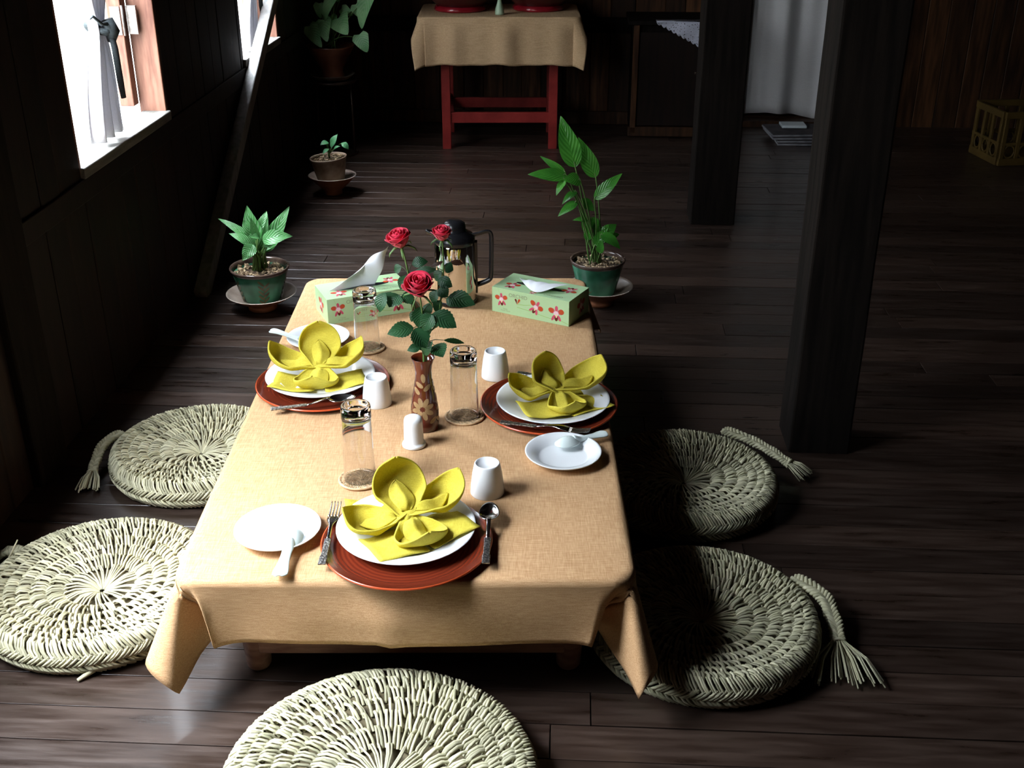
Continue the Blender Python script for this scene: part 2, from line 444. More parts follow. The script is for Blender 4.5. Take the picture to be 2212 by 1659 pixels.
# rails and skirting
mb = MB(); mb.box((1.12, VB - .03, .535), (2.10, .05, .075)); place_room(mb.build('trim_1', M_post, bevel=.004))
mb = MB(); mb.box((-.002, 4.0, .59), (.016, 4.8, .06)); place_room(mb.build('trim_2', M_wall, bevel=.003))
mb = MB(); mb.box((1.12, VB - .012, .035), (2.10, .022, .07)); place_room(mb.build('baseboard_back', M_wallw, bevel=.003))
# threshold and jambs of the doorway behind the sheet
mb = MB(); mb.box((2.51, VB + .03, .012), (.56, .14, .04)); mb.box((2.20, VB + .02, 1.0), (.05, .10, 2.0)); mb.box((2.82, VB + .02, 1.0), (.05, .10, 2.0)); mb.box((2.51, VB + .02, 2.02), (.66, .10, .05))
place_room(mb.build('door_1', M_wallw, bevel=.003))

# windows: frame, sill, shutter edge and hinge
def window(n, v0, v1, z0, z1):
    f = MB()
    for vv, s in ((v0, 1), (v1, -1)):
        f.box((-.046, vv - s * .004, (z0 + z1) / 2), (.085, .028, z1 - z0 + .03))
    f.box((-.038, (v0 + v1) / 2, z1), (.085, v1 - v0, .03))
    fr = place_room(f.build('window_%d' % n, M_frame, bevel=.003))
    s = MB(); s.box((-.036, (v0 + v1) / 2, z0 - .010), (.090, v1 - v0, .03))
    so = s.build('window_sill', M_sill, fr, bevel=.003)
    sh = MB()
    sh.box((-.112, v1 - .030, (z0 + z1) / 2 + .012), (.045, .045, z1 - z0 - .03))
    sho = sh.build('shutter', M_frame, fr, bevel=.003)
    for zz in ((z0 + .29), (z1 - .2)):
        h = MB(); h.box((-.108, v1 - .054, zz), (.030, .004, .085)); h.box((-.066, v1 - .026, zz), (.030, .012, .085))
        h.tube([(-.087, v1 - .05, zz - .045), (-.087, v1 - .05, zz + .045)], .004, 8)
        h.build('hinge', M_hinge, sho)
    return fr
M_hinge = mat('tarnished_hinge', (.18, .16, .15), (.34, .30, .28), rough=.4, metal=.7, scale=80)
for i, (a, b, c, d) in enumerate(WINS): window(i + 1, a, b, c, d)

def curtain(v0, v1, zb, zk, zt, seed, label, sash):
    # white curtain gathered and tied at zk; hangs in the opening
    rnd = random.Random(seed); vm = (v0 + v1) / 2
    ph = [rnd.uniform(0, 6) for _ in range(4)]
    def fn(a, b):
        z = zb + (zt - zb) * b
        d = (z - zk)
        wid = .022 + (.10 * (1 - math.exp(-abs(d) * 5)) if d < 0 else .16 * (1 - math.exp(-d * 3)))
        sh = -.05 * smooth01(-d / .3) if d < 0 else .05 * smooth01(d / .5)
        t = (a - .5) * 2
        fold = .35 * (1 - math.exp(-abs(d) * 10)) + .65
        return (-.03 + .016 * sin(t * 9 + ph[0]) * fold + .006 * sin(t * 19 + ph[1] + z * 4), vm + sh + t * wid + .01 * sin(z * 9 + ph[2]), z)
    mb = MB(); mb.grid(fn, 60, 50)
    root = thing('tied_curtain', label, 'curtain', RO, -RA)
    mb.build('drape', M_curtain, root, solid=.0012)
    s = MB()
    s.tube([(-.03 + .034 * cos(a), vm + .026 * sin(a) + .004, zk + .012 * sin(a * 2)) for a in [i * 2 * pi / 16 for i in range(17)]], .011, 8)
    s.tube([(-.005, vm, zk + .02), (.004, vm + .004, zk - .012), (-.005, vm + .012, zk - .04)], [.018, .022, .012], 10)
    s.tube([(.0, vm, zk), (.008, vm - .004, zk - .06), (.006, vm + .006, zk - .15), (.006, vm + .012, zk - .20)], [.008, .010, .010, .008], 8, flat=.5)
    s.tube([(.0, vm - .01, zk + .01), (.0, vm - .05, zk + .015), (-.01, vm - .08, zk + .04), (-.01, vm - .10, zk + .035)], [.006, .005, .004, .002], 6)
    if sash: s.build('sash', M_sash, root)
    return root
curtain(3.22, 3.42, .665, .965, 1.95, 4, 'white curtain knotted with a dark sash in the nearer window', True)
curtain(4.85, 5.0, .665, .965, 1.95, 5, 'white curtain knotted with a dark sash in the farther window behind the brace', True)

# posts and brace
def post(name, x, y, sx, sy, h, label, seed=0):
    mb = MB(); rnd = random.Random(seed)
    n = 14
    for k in range(n):
        pass
    def fn(a, b):
        z = b * h
        ang = a * 4; i = int(ang) % 4; f = ang - int(ang)
        cs = [(-1, -1), (1, -1), (1, 1), (-1, 1)]
        p, q = cs[i], cs[(i + 1) % 4]
        X = (p[0] + (q[0] - p[0]) * f) * sx / 2; Y = (p[1] + (q[1] - p[1]) * f) * sy / 2
        k = 1 + .012 * sin(z * 5 + i) + .006 * sin(z * 17 + i * 2)
        return (X * k, Y * k, z)
    mb.grid(fn, 16, 26, smooth=False, cu=True)
    o = mb.build(name, M_post, bevel=.006)
    o.location = (x, y, 0); o.rotation_euler = (0, 0, -RA)
    return tag(o, label, 'post')
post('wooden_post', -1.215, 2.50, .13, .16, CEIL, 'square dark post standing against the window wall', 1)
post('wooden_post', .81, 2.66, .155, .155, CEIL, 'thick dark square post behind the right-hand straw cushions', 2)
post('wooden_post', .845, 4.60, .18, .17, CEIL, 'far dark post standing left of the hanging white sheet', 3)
a, b = Vector((-1.075, 3.70, .0)), Vector((-1.0, 5.02, .84))
d = (b - a).normalized(); top = a + d * 2.9
mb = MB()
side = Vector((1, 0, 0)); up = d.cross(side).normalized(); side = up.cross(d)
vs = []
for p in (a, top):
    for s1, s2 in ((-1, -1), (1, -1), (1, 1), (-1, 1)):
        vs.append(p + side * s1 * .022 + up * s2 * .030)
mb.add(vs, [(3, 2, 1, 0), (4, 5, 6, 7), (0, 1, 5, 4), (1, 2, 6, 5), (2, 3, 7, 6), (3, 0, 4, 7)], 0, False)
tag(mb.build('diagonal_brace', M_brace, bevel=.004), 'long slanting grey timber brace leaning along the window wall', 'brace')

# ------------------------------------------------------------------ draped cloths
def drape(name, w, d, hang, side, corner, mt, waves, seed, rad=.012, crad=.035, parent=None, loc=(0, 0, 0), rz=0, corners=(1, 1, 1, 1), thick=.0016, step=.012, skew=None):
    # cloth over a w x d top; front edge is y=-d/2; hang for front/back, side for left/right
    def curve(t):  # along one overhang direction: distance past edge -> (out, down)
        if t <= 0: return (0, 0)
        q = rad * pi / 2
        if t < q: return (rad * sin(t / rad), rad * (1 - cos(t / rad)))
        return (rad, rad + (t - q))
    rnd = random.Random(seed)
    n1 = int((w + 2 * side) / step) + 1; n2 = int((d + 2 * hang) / step) + 1
    def axis(L_, h, k):
        ins = max(4, int(L_ / (step * 2.2))); ou = max(8, int(h / step * 1.3))
        a = [-L_ / 2 - h + h * i / ou for i in range(ou)] + [-L_ / 2 + L_ * i / ins for i in range(ins)] + [L_ / 2 + h * i / ou for i in range(ou + 1)]
        # extra samples just inside the edge
        return sorted(set(a + [s * (L_ / 2 - crad * q) for s in (-1, 1) for q in (.25, .5, .75, 1)] + [s * (L_ / 2 + rad * q) for s in (-1, 1) for q in (.4, .8, 1.2, 1.57)]))
    ax, ay = axis(w, side, 0), axis(d, hang, 1)
    vs = []
    ix, iy = w / 2, d / 2
    for y in ay:
        for x in ax:
            ox, oy = max(0, abs(x) - ix), max(0, abs(y) - iy)
            sx, sy = (1 if x > 0 else -1), (1 if y > 0 else -1)
            cxr, cyr = ix - crad, iy - crad
            kx, ky = abs(x) - cxr, abs(y) - cyr
            if kx > 0 and ky > 0:
                # corner region, centre at the rounded corner's centre
                r = sqrt(kx * kx + ky * ky); fi = atan2(ky, kx)     # 0: side, 90deg: front/back
                rr = r
                t = fi / (pi / 2)
                if r <= crad: px, py, pz = cxr + r * cos(fi), cyr + r * sin(fi), 0
                else:
                    c = corner[(0 if sx < 0 else 1) + (0 if sy < 0 else 2)]
                    tx, ty = crom(c, t)
                    e = r - crad
                    o_, dn = curve(e)
                    hr = max(0, e - rad * 1.57)
                    wgt = smooth01(e / .05)
                    nrm = sqrt(1 + (tx * tx + ty * ty) * wgt)
                    bx, by = cos(fi), sin(fi)
                    px = cxr + (crad + o_) * bx + tx * hr * wgt / nrm
                    py = cyr + (crad + o_) * by + ty * hr * wgt / nrm
                    pz = -(min(dn, rad) + hr / nrm)
            else:
                o1, d1 = curve(ox); o2, d2 = curve(oy)
                px = min(abs(x), ix) + o1; py = min(abs(y), iy) + o2
                pz = -(d1 + d2)
                # gentle folds of the panels; fade in from the corners
                if oy > 0:
                    s = smooth01(oy / .1); e = min(1.0, (cxr - abs(x)) / .10)
                    c = corner[(0 if sx < 0 else 1) + (0 if sy < 0 else 2)]
                    cw = max(0, 1 - (cxr - abs(x)) / .09) ** 2
                    py += waves(x, 0) * s + c[-1][1] * max(0, oy - rad * 1.57) * cw
                    px += c[-1][0] * max(0, oy - rad * 1.57) * cw
                    pz += .35 * waves(x + .03, 0) * s
                if ox > 0:
                    s = smooth01(ox / .1)
                    c = corner[(0 if sx < 0 else 1) + (0 if sy < 0 else 2)]
                    cw = max(0, 1 - (cyr - abs(y)) / .09) ** 2
                    px += waves(y + 9, 1) * s + c[0][0] * max(0, ox - rad * 1.57) * cw
                    py += c[0][1] * max(0, ox - rad * 1.57) * cw
            vs.append((sx * px, sy * py, pz + (.0006 * sin(x * 31 + y * 7) + .0005 * sin(y * 23 - x * 11) if ox == oy == 0 else 0)))
    nu = len(ax)
    fs = [(j * nu + i, j * nu + i + 1, (j + 1) * nu + i + 1, (j + 1) * nu + i) for j in range(len(ay) - 1) for i in range(nu - 1)]
    mb = MB(); mb.add(vs, fs)
    return mb.build(name, mt, parent, loc, (0, 0, rz), solid=thick, off=1.0)

TZ = .27                                   # tabletop height (cloth surface)
TW, TD = .800, 1.500
TC = (-.186, 2.408)
# low table
low = thing('low_table', 'low pinkish brown dining table under the tan cloth', 'table', (TC[0], TC[1], 0))
mb = MB(); mb.box((0, 0, TZ - .018), (TW - .01, TD - .01, .026)); mb.build('tabletop', M_lowtable, low, bevel=.012)
mb = MB()
mb.box((0, -TD / 2 + .072, .145), (TW - .22, .022, .19)); mb.box((0, TD / 2 - .085, .145), (TW - .22, .022, .19))
mb.box((-TW / 2 + .10, 0, .145), (.022, TD - .24, .19)); mb.box((TW / 2 - .10, 0, .145), (.022, TD - .24, .19))
mb.build('apron', M_lowtable, low, bevel=.003)
for sx in (-1, 1):
    for sy in (-1, 1):
        mb = MB()
        mb.lathe([(0, 0), (.020, 0), (.0235, .006), (.026, .045), (.028, .07), (.029, .24), (0, .24)], 20)
        mb.build('leg', M_lowtable, low, (sx * (TW / 2 - .100), sy * (TD / 2 - .092), 0))
# corner fold paths: (outward x, outward y) slopes from the side panel (t=0) to the front panel (t=1)
cl = [(.05, -.25), (.10, -.05), (.42, .38), (.10, .42), (-.05, -.10), (-.32, -.35), (-.30, .06), (-.16, .16)]
crn = [(.05, -.2), (.12, -.05), (.30, .40), (.12, .58), (-.02, .10), (-.34, -.42), (-.42, -.12), (-.26, .10)]
cf = [(.0, .0), (.30, .1), (.35, .35), (.10, .30), (0, 0)]
def tw(x, k):
    if k: return .006 * sin(x * 9)
    g = math.exp(-((x + .02) / .012) ** 2) * .006 + .010 * math.exp(-((x + .04) / .07) ** 2)
    return .006 + .008 * sin(x * 8 + 1.2) + g + .003 * sin(x * 23)
cloth = drape('tablecloth', TW, TD, .140, .160, [cl, crn, cf, cf], M_cloth, tw, 1, loc=(TC[0], TC[1], TZ - .0016))
tag(cloth, 'tan woven cloth spread over the low dining table, hanging in pointed corners', 'tablecloth')

# ------------------------------------------------------------------ straw cushions
def cushion_mesh(seed):
    rnd = random.Random(seed); mb = MB(); R = .25
    def zt(r): return .046 + .026 * (max(0, r) / .225) ** 1.6 if r < .225 else .072 - 26 * (r - .225) ** 2 - .1 * (r - .225)
    core = [(0, .006), (R - .02, .004), (R - .006, .014), (R - .004, .05), (.222, .062), (.15, .052), (.08, .038), (.03, .028), (0, .012)]
    mb.lathe(core, 48, mat=1)
    rows = [.006, .072, .108, .140, .168, .192, .213, .230]
    def strand(pts, r):
        mb.tube(pts, r, 4, caps=False)
    for k in range(len(rows) - 1):
        r0, r1 = rows[k], rows[k + 1] + .012
        n = int(2 * pi * ((r0 + r1) / 2) / (.0084 + .0006 * rnd.random())) if k else 50
        tw0 = .013 / max(r1, .05) * (1 if k % 1 == 0 else -1)
        for i in range(n):
            a = 2 * pi * (i + rnd.uniform(-.28, .28)) / n
            da = tw0 * rnd.uniform(.2, 1.7) + (.12 if k == 0 else 0)
            q = rnd.uniform(.0025, .0036) if k else .0022
            q0 = q
            pts = []; rad = []
            for t in (0, .25, .6, .88, 1):
                r = r0 + (r1 - r0) * t
                h = [-.007, .003, .005, -.002, -.012][[0, .25, .6, .88, 1].index(t)] if k else [-.014, -.004, .002, 0, -.008][[0, .25, .6, .88, 1].index(t)]
                pts.append((r * cos(a + da * t), r * sin(a + da * t), zt(r) + h + rnd.uniform(-.0012, .0012)))
                rad.append(q * (.55 if (k == 0 and t == 0) else 1))
            strand(pts, rad)
    # shoulder row rolling over the rim
    n = 205
    for i in range(n):
        a = 2 * pi * (i + rnd.uniform(-.3, .3)) / n
        pts = []
        for t, (r, z) in zip((0, .3, .6, 1), ((.219, .068), (.236, .0715), (.2475, .063), (.2515, .046))):
            pts.append((r * cos(a + .10 * t), r * sin(a + .10 * t), z + rnd.uniform(-.001, .001)))
        strand(pts, rnd.uniform(.0024, .0034))
    # two slanted bands making the herring-bone side
    for z0, z1, s in ((.052, .026, -1), (.031, .004, 1)):
        for i in range(150):
            a = 2 * pi * (i + rnd.uniform(-.3, .3)) / 150
            pts = []
            for t in (0, .35, .7, 1):
                r = .2485 + [.0, .0055, .0055, .0][[0, .35, .7, 1].index(t)] - (.006 if z1 < .01 and t > .6 else 0)
                pts.append((r * cos(a + s * .13 * t), r * sin(a + s * .13 * t), z0 + (z1 - z0) * t))
            strand(pts, rnd.uniform(.003, .0042))
    me = mb.build('tmp', [M_straw, M_strawd])
    d = me.data; bpy.data.objects.remove(me); d.name = 'woven_straw'
    return d
CM = [cushion_mesh(21), cushion_mesh(22)]
def tassel(root, pts, flare, n, seed, br=.011):
    rnd = random.Random(seed); mb = MB()
    pts = [Vector(p) for p in pts]; N = 26
    path = [Vector(crom([tuple(p) for p in pts], i / N)) for i in range(N + 1)]
    for s in range(6):     # braided tail
        q = []
        for i, p in enumerate(path):
            t = (path[min(i + 1, N)] - path[max(i - 1, 0)]).normalized()
            nn = t.cross(Vector((0, 0, 1))).normalized()
            b = Vector((0, 0, 1)); ph = i * .9 + s * pi / 3
            k = br * (1 - .25 * i / N)
            q.append(p + nn * cos(ph) * k * 1.1 + b * (sin(ph * 2) * k * .45))
        mb.tube(q, .0045, 6)
    e = path[-1]; dr = (path[-1] - path[-3]).normalized()
    nn = dr.cross(Vector((0, 0, 1))).normalized()
    ring = [e + nn * cos(a) * .013 + Vector((0, 0, 1)) * sin(a) * .010 for a in [2 * pi * i / 12 for i in range(13)]]
    mb.tube(ring, .003, 6)
    for i in range(n):
        f = rnd.uniform(-1, 1); g = rnd.uniform(-.6, .8)
        ln = flare[0] * rnd.uniform(.8, 1.05)
        p0 = e + nn * f * .008 + Vector((0, 0, g * .006)) - dr * .006
        p2 = e + dr * ln + nn * f * flare[1]
        p2.z = max(.004, e.z * (1 - .8) + g * .010 + .004)
        p1 = (p0 + p2) / 2 + nn * f * flare[1] * .15 + Vector((0, 0, .004))
        mb.tube([p0, p1, p2], .0017, 5)
    return mb.build('tassel', M_straw, root)
def cushion(x, y, R, rz, var, label, cat='cushion'):
    t = thing('straw_cushion', label, cat, (x, y, .002), 0, 'round straw floor cushions')
    o = bpy.data.objects.new('woven_disc', CM[var]); COL.objects.link(o); o.parent = t
    o.rotation_euler = (0, 0, rz); o.scale = (R / .252, R / .252, .92)
    return t
def gl(x, y, z):
    r = P(x, y, 1.0) - Vector((0, 0, CAMH)); return Vector((0, 0, CAMH)) + r * ((z - CAMH) / r.z)
def loc(root, pts): return [p - root.location for p in pts]
c1 = cushion(-.215, 1.405, .262, .3, 0, 'pale straw cushion at the near end of the table, cut by the photo\'s lower edge')
c2 = cushion(-.850, 1.945, .238, 2.1, 1, 'brightly lit straw cushion beside the table\'s left near corner')
c3 = cushion(-.785, 2.525, .221, 1.2, 0, 'straw cushion with frayed tassel beside the far left place setting')
c4 = cushion(.385, 1.838, .228, 4.0, 1, 'shaded straw cushion with long braided tassel by the table\'s right near corner')
c5 = cushion(.424, 2.378, .222, 5.2, 0, 'shaded straw cushion whose short tassel points at the thick post')
tassel(c3, loc(c3, [gl(262, 935, .055), gl(225, 958, .055), gl(205, 1000, .035), gl(200, 1022, .02)]), (.085, .035), 26, 1)
tassel(c4, loc(c4, [gl(1715, 1250, .055), gl(1775, 1285, .056), gl(1800, 1335, .035), gl(1812, 1388, .02)]), (.115, .070), 42, 2, .015)
tassel(c5, loc(c5, [gl(1565, 930, .055), gl(1620, 950, .056), gl(1668, 976, .045), gl(1706, 1002, .03)]), (.055, .030), 26, 3, .014)
tassel(c2, loc(c2, [gl(45, 1190, .05), gl(20, 1190, .05), gl(0, 1200, .04), gl(-18, 1215, .02)]), (.035, .02), 20, 4)
mb = MB()
p0, p1 = loc(c2, [gl(205, 1448, .012), gl(168, 1470, .003)]); mb.tube([p0, (p0 + p1) / 2 + Vector((0, 0, .002)), p1], [.004, .005, .004], 6); mb.build('loose_straw', M_straw, c2); mb = MB()
p0, p1 = loc(c2, [gl(15, 1215, .06), gl(38, 1166, .10)]); mb.tube([p0, p1], [.0025, .0015], 5)
mb.build('loose_straw', M_straw, c2)

# ------------------------------------------------------------------ tableware
SETG = 'three place settings on the low table'
def charger(x, y, label):
    mb = MB()
    mb.lathe([(0, .003), (.118, .003), (.128, .004), (.150, .012), (.1555, .0145)], 72)
    mb.lathe([(.1555, .0145), (.158, .0135), (.1575, .011)], 72, mat=1)
    mb.lathe([(.1575, .011), (.150, .006), (.13, .0005), (.0, .0005)], 72)
    o = mb.build('charger_plate', [M_charger, M_redrim], loc=(x, y, TZ))
    return tag(o, label, 'plate', 'red lacquer charger plates')
def plate(x, y, z, R, label, grp, name):
    k = R / .13
    mb = MB()
    mb.lathe([(0, .004), (.080 * k, .004), (.086 * k, .0055), (.096 * k, .0125), (.124 * k, .0185), (.1295 * k, .0195),
              (.1302 * k, .0185), (.128 * k, .0165), (.098 * k, .0095), (.084 * k, .002), (.080 * k, 0), (.074 * k, 0), (.072 * k, .0018), (0, .0018)], 80)
    return tag(mb.build(name, M_white, loc=(x, y, z)), label, 'plate', grp)
def petal(mb, ang, Ln, Wd, Dp, tilt, seed, peak=.5):
    Ln *= 1.06; Wd *= 1.10
    rnd = random.Random(seed)
    M0 = Matrix.Rotation(ang, 4, 'Z') @ Matrix.Rotation(-tilt, 4, 'Y')
    ph = rnd.uniform(0, 6)
    def wprof(u):
        if u > .5: return sqrt(max(0, 1 - ((u - .5) / .5) ** 3.2))
        return (u / .5) ** .75 * .97 + .03
    def fn(a, b):
        u = a; th = (b * 2 - 1) * radians(98)
        w_ = wprof(u); dp = Dp * wprof(u) ** .8 * min(1, .25 + u * 1.6)
        hr = Dp * (.60 + .45 * u)
        y = Wd / 2 * w_ * sin(th) * (1 + .05 * sin(u * 7 + ph)) / 1.0
        z = hr - dp * (cos(th) * .5 + .5)
        return (Ln * (u + .03 * (1 - cos(th)) * (u - .5)), y, z + .002 * sin(u * 11 + b * 7 + ph))
    mb.grid(fn, 22, 17, M=M0)
    # inner folded tongue with a ridge
    def f2(a, b):
        u = .16 + a * .58; t = b * 2 - 1
        w_ = Wd * .23 * (sin(pi * min(1, a * .92 + .08)) ** .6)
        rz_ = Dp * (.50 * sin(pi * min(1, a ** .8)) * (1 - abs(t)) ** .9)
        base = Dp * (.60 + .45 * u) - Dp * wprof(u) ** .8 * min(1, .25 + u * 1.6) * .93
        return (Ln * u, w_ * t + .003 * sin(a * 5 + ph), base + rz_ + abs(t) ** 2 * Dp * .12)
    mb.grid(f2, 14, 11, M=M0)
def napkin(x, y, z, pet, corners, label, seed):
    root = thing('folded_napkin', label, 'napkin', (x, y, z), 0, 'yellow napkins folded as flowers')
    mb = MB(); rnd = random.Random(seed)
    for i, (a, R_, h) in enumerate(corners):     # stacked square layers whose corners peek out
        M0 = Matrix.Rotation(a, 4, 'Z')
        ph = rnd.uniform(0, 6)
        def fn(u, v, R_=R_, h=h, ph=ph):
            s, t = u * R_, v * R_
            xx, yy = (s + t) * .7071, (s - t) * .7071
            return (xx, yy, h + .004 + .003 * sin(s * 60 + ph) + .002 * sin(t * 70 + ph) + (.012 * (max(0, (sqrt(xx * xx + yy * yy) - .078)) / .05)))
        mb.grid(fn, 10, 10, M=M0)
    mb.build('base_layers', M_napkin, root, solid=.002, off=1)
    for i, p in enumerate(pet):
        m2 = MB(); petal(m2, *p, seed * 10 + i)
        m2.build('petal', M_napkin, root, (0, 0, .008), solid=.004, sub=1)
    return root
def rd(*a): return [radians(q) for q in a]
# petals: angle, length, width, depth, tilt
charger(-.189, 1.758, 'red-brown lacquer charger under the nearest place setting')
charger(.091, 2.320, 'red-brown lacquer charger under the right-hand place setting')
charger(-.443, 2.432, 'red-brown lacquer charger under the left place setting')
PZ = TZ + .0035
plate(-.193, 1.792, PZ, .130, 'white dinner plate holding the nearest yellow napkin flower', 'white dinner plates', 'dinner_plate')
plate(.100, 2.325, PZ, .130, 'white dinner plate holding the right-hand yellow napkin flower', 'white dinner plates', 'dinner_plate')
plate(-.452, 2.455, PZ, .130, 'white dinner plate holding the left yellow napkin flower', 'white dinner plates', 'dinner_plate')
NZ = PZ + .0045
napkin(-.193, 1.805, NZ, [(radians(110), .112, .088, .042, radians(42)), (radians(36), .128, .074, .042, radians(16)),
                          (radians(-60), .092, .088, .040, radians(-2)), (radians(190), .112, .084, .040, radians(3))],
       [(radians(152), .100, .0), (radians(-105), .098, .002), (radians(-10), .100, .004)],
       'yellow napkin flower on the nearest plate, its back petal standing upright', 1)
napkin(.108, 2.335, NZ, [(radians(126), .096, .076, .042, radians(44)), (radians(28), .130, .086, .042, radians(18)),
                         (radians(-68), .094, .078, .042, radians(-2)), (radians(174), .110, .086, .040, radians(9))],
       [(radians(72), .096, .0), (radians(-24), .100, .002), (radians(-118), .098, .004)],
       'yellow napkin flower on the right-hand plate beside the table edge', 2)
napkin(-.452, 2.462, NZ, [(radians(96), .112, .086, .044, radians(46)), (radians(18), .120, .080, .042, radians(22)),
                          (radians(-92), .086, .098, .044, radians(-3)), (radians(172), .130, .074, .040, radians(17))],
       [(radians(-138), .104, .0), (radians(-30), .098, .002)],
       'yellow napkin flower on the left plate nearest the window', 3)

plate(-.433, 1.792, TZ, .0805, 'small white saucer plate at the nearest place, spoon handle toward the camera', 'small white side plates', 'side_plate')
plate(.113, 2.082, TZ, .0805, 'small white side plate near the table\'s right edge with an upturned spoon', 'small white side plates', 'side_plate')
plate(-.493, 2.690, TZ, .0805, 'small white side plate behind the left napkin flower', 'small white side plates', 'side_plate')

def along(p, q): return atan2(q.y - p.y, q.x - p.x)
def soup_spoon(x, y, z, ang, flip, label, pitch=0, hl=.088):
    # porcelain spoon: bowl at the origin, handle along +x
    root = thing('soup_spoon', label, 'spoon', (x, y, z), ang, 'porcelain soup spoons')
    def fn(a, b):
        th = 2 * pi * a
        s = b
        # rim outline blends bowl into handle
        ux, uy = cos(th), sin(th)
        rx = .030; ry = .0215
        zz = -.013 * (1 - s ** 2.2)
        return (rx * ux * s, ry * uy * s, zz + .013 + .002 * max(0, ux) * s)
    rise = .25 if flip else 1.0
    mb = MB(); mb.grid(fn, 32, 9, cu=True)
    def hd(a, b):
        t = a; k = b * 2 - 1
        wd = .0125 - .004 * sin(pi * min(1, t * 1.2)) + .002 * t
        xx = .014 + t * hl
        zz = .013 + (.014 * smooth01(t * 1.1) + .004 * t) * rise - .0045 * (1 - k * k) * (1 - .4 * t) - .008 * (1 - smooth01(t * 4))* (1-k*k)
        if t > .93: wd *= sqrt(max(.08, 1 - ((t - .93) / .07) ** 2))
        return (xx, wd * k, zz)
    mb.grid(hd, 26, 9)
    M0 = Matrix.Identity(4)
    if flip: M0 = Matrix.Translation((0, 0, .0245)) @ Matrix.Rotation(pi, 4, 'X') 
    M0 = M0 @ Matrix.Rotation(pitch, 4, 'Y')
    mb.v = [tuple(M0 @ Vector(p)) for p in mb.v]
    mb.build('spoon_body', M_spoonw, root, solid=.0032, sub=1)
    return root
q0_, q1_ = gl(630, 1160, TZ + .02), gl(600, 1243, TZ + .02)
soup_spoon(q0_.x, q0_.y, TZ + .0055, along(q0_, q1_), True, 'pale porcelain soup spoon turned over on the nearest side plate', 0, .100)
q0_, q1_ = gl(1226, 954, TZ + .02), gl(1290, 926, TZ + .03)
soup_spoon(q0_.x, q0_.y, TZ + .0055, along(q0_, q1_), True, 'porcelain soup spoon on the side plate at the table\'s right edge', 0)
soup_spoon(-.515, 2.665, TZ + .0065, radians(170), False, 'porcelain soup spoon sticking out over the table\'s left edge', 0)

def cup(x, y, label):
    mb = MB()   # upside-down: mouth on the table
    mb.lathe([(.0315, .0), (.0335, .0), (.0342, .002), (.0325, .022), (.0295, .046), (.0262, .0625), (.0252, .0665), (.0238, .068), (.0222, .0675),
              (.0212, .0645), (.0, .0640), (.0, .0600), (.0215, .0600), (.0275, .040), (.0308, .010)], 56, closed=False)
    return tag(mb.build('teacup', M_white, loc=(x, y, TZ)), label, 'cup', 'white handleless cups standing upside down')
cup(-.044, 1.945, 'white upturned handleless cup right of the nearest napkin flower')
cup(-.034, 2.485, 'white upturned cup behind the right-hand glass, near the centre')
cup(-.305, 2.340, 'white upturned cup between the left plate and the vase')

def coaster(x, y, label):
    root = thing('woven_coaster', label, 'coaster', (x, y, TZ), 0, 'round rattan coasters')
    mb = MB(); rnd = random.Random(int(abs(x * 1000)))
    mb.lathe([(0, .0005), (.041, .0005), (.043, .003), (.040, .0045), (0, .0045)], 40)
    mb.build('disc', M_coaster, root)
    m2 = MB()
    for rr in (.0425,): m2.tube([(rr * cos(a), rr * sin(a), .0038) for a in [2 * pi * i / 48 for i in range(49)]], .0026, 6)
    for k in range(6):
        r0 = .002 + k * .0068; n = max(10, int(2 * pi * (r0 + .003) / .0034))
        for i in range(n):
            a = 2 * pi * (i + (k % 2) * .5) / n; dr = .35 * .006 / max(.006, r0)
            m2.tube([(r0 * cos(a), r0 * sin(a), .0040), ((r0 + .0045) * cos(a + dr), (r0 + .0045) * sin(a + dr), .0062), ((r0 + .0082) * cos(a + 2 * dr), (r0 + .0082) * sin(a + 2 * dr), .0044)], .00105, 4, caps=False)
    m2.build('cane_weave', M_coaster, root)
coaster(-.303, 1.992, 'rattan coaster under the glass behind the nearest plate')
coaster(-.101, 2.268, 'rattan coaster under the glass right of the vase')
coaster(-.362, 2.650, 'rattan coaster under the glass in front of the left tissue box')
def tumbler(x, y, h, label):
    # inverted tumbler, thick base on top
    mb = MB()
    mb.lathe([(.0312, 0), (.0322, .0006), (.0322, .004), (.0305, h * .45), (.0292, h - .030), (.0302, h - .026), (.0300, h - .008), (.0288, h - .0015), (.027, h),
              (.0235, h - .001), (.0215, h - .0045), (.0, h - .0055)], 64)
    mb.lathe([(0, h - .022), (.020, h - .0225), (.0262, h - .027), (.0272, h - .034), (.0287, h * .45), (.0302, .004), (.0305, .0006), (.0312, 0)], 64)
    return tag(mb.build('drinking_glass', M_glass, loc=(x, y, TZ + .0066)), label, 'glass', 'clear tumblers standing upside down')
tumbler(-.303, 1.992, .166, 'upturned clear tumbler behind the nearest napkin flower')
tumbler(-.101, 2.268, .160, 'upturned clear tumbler just right of the vase')
tumbler(-.362, 2.650, .155, 'upturned clear tumbler in front of the left tissue box')

# salt shaker
mb = MB()
mb.lathe([(0, 0), (.0245, 0), (.0258, .0012), (.0258, .005), (.0245, .0075), (.0222, .0085), (.0212, .012), (.0205, .050), (.0200, .060), (.0180, .0665), (.013, .0695), (.006, .0705), (0, .0708)], 56)
tag(mb.build('salt_shaker', M_white, loc=(-.205, 2.140, TZ)), 'white rounded shaker standing in front of the vase', 'shaker')

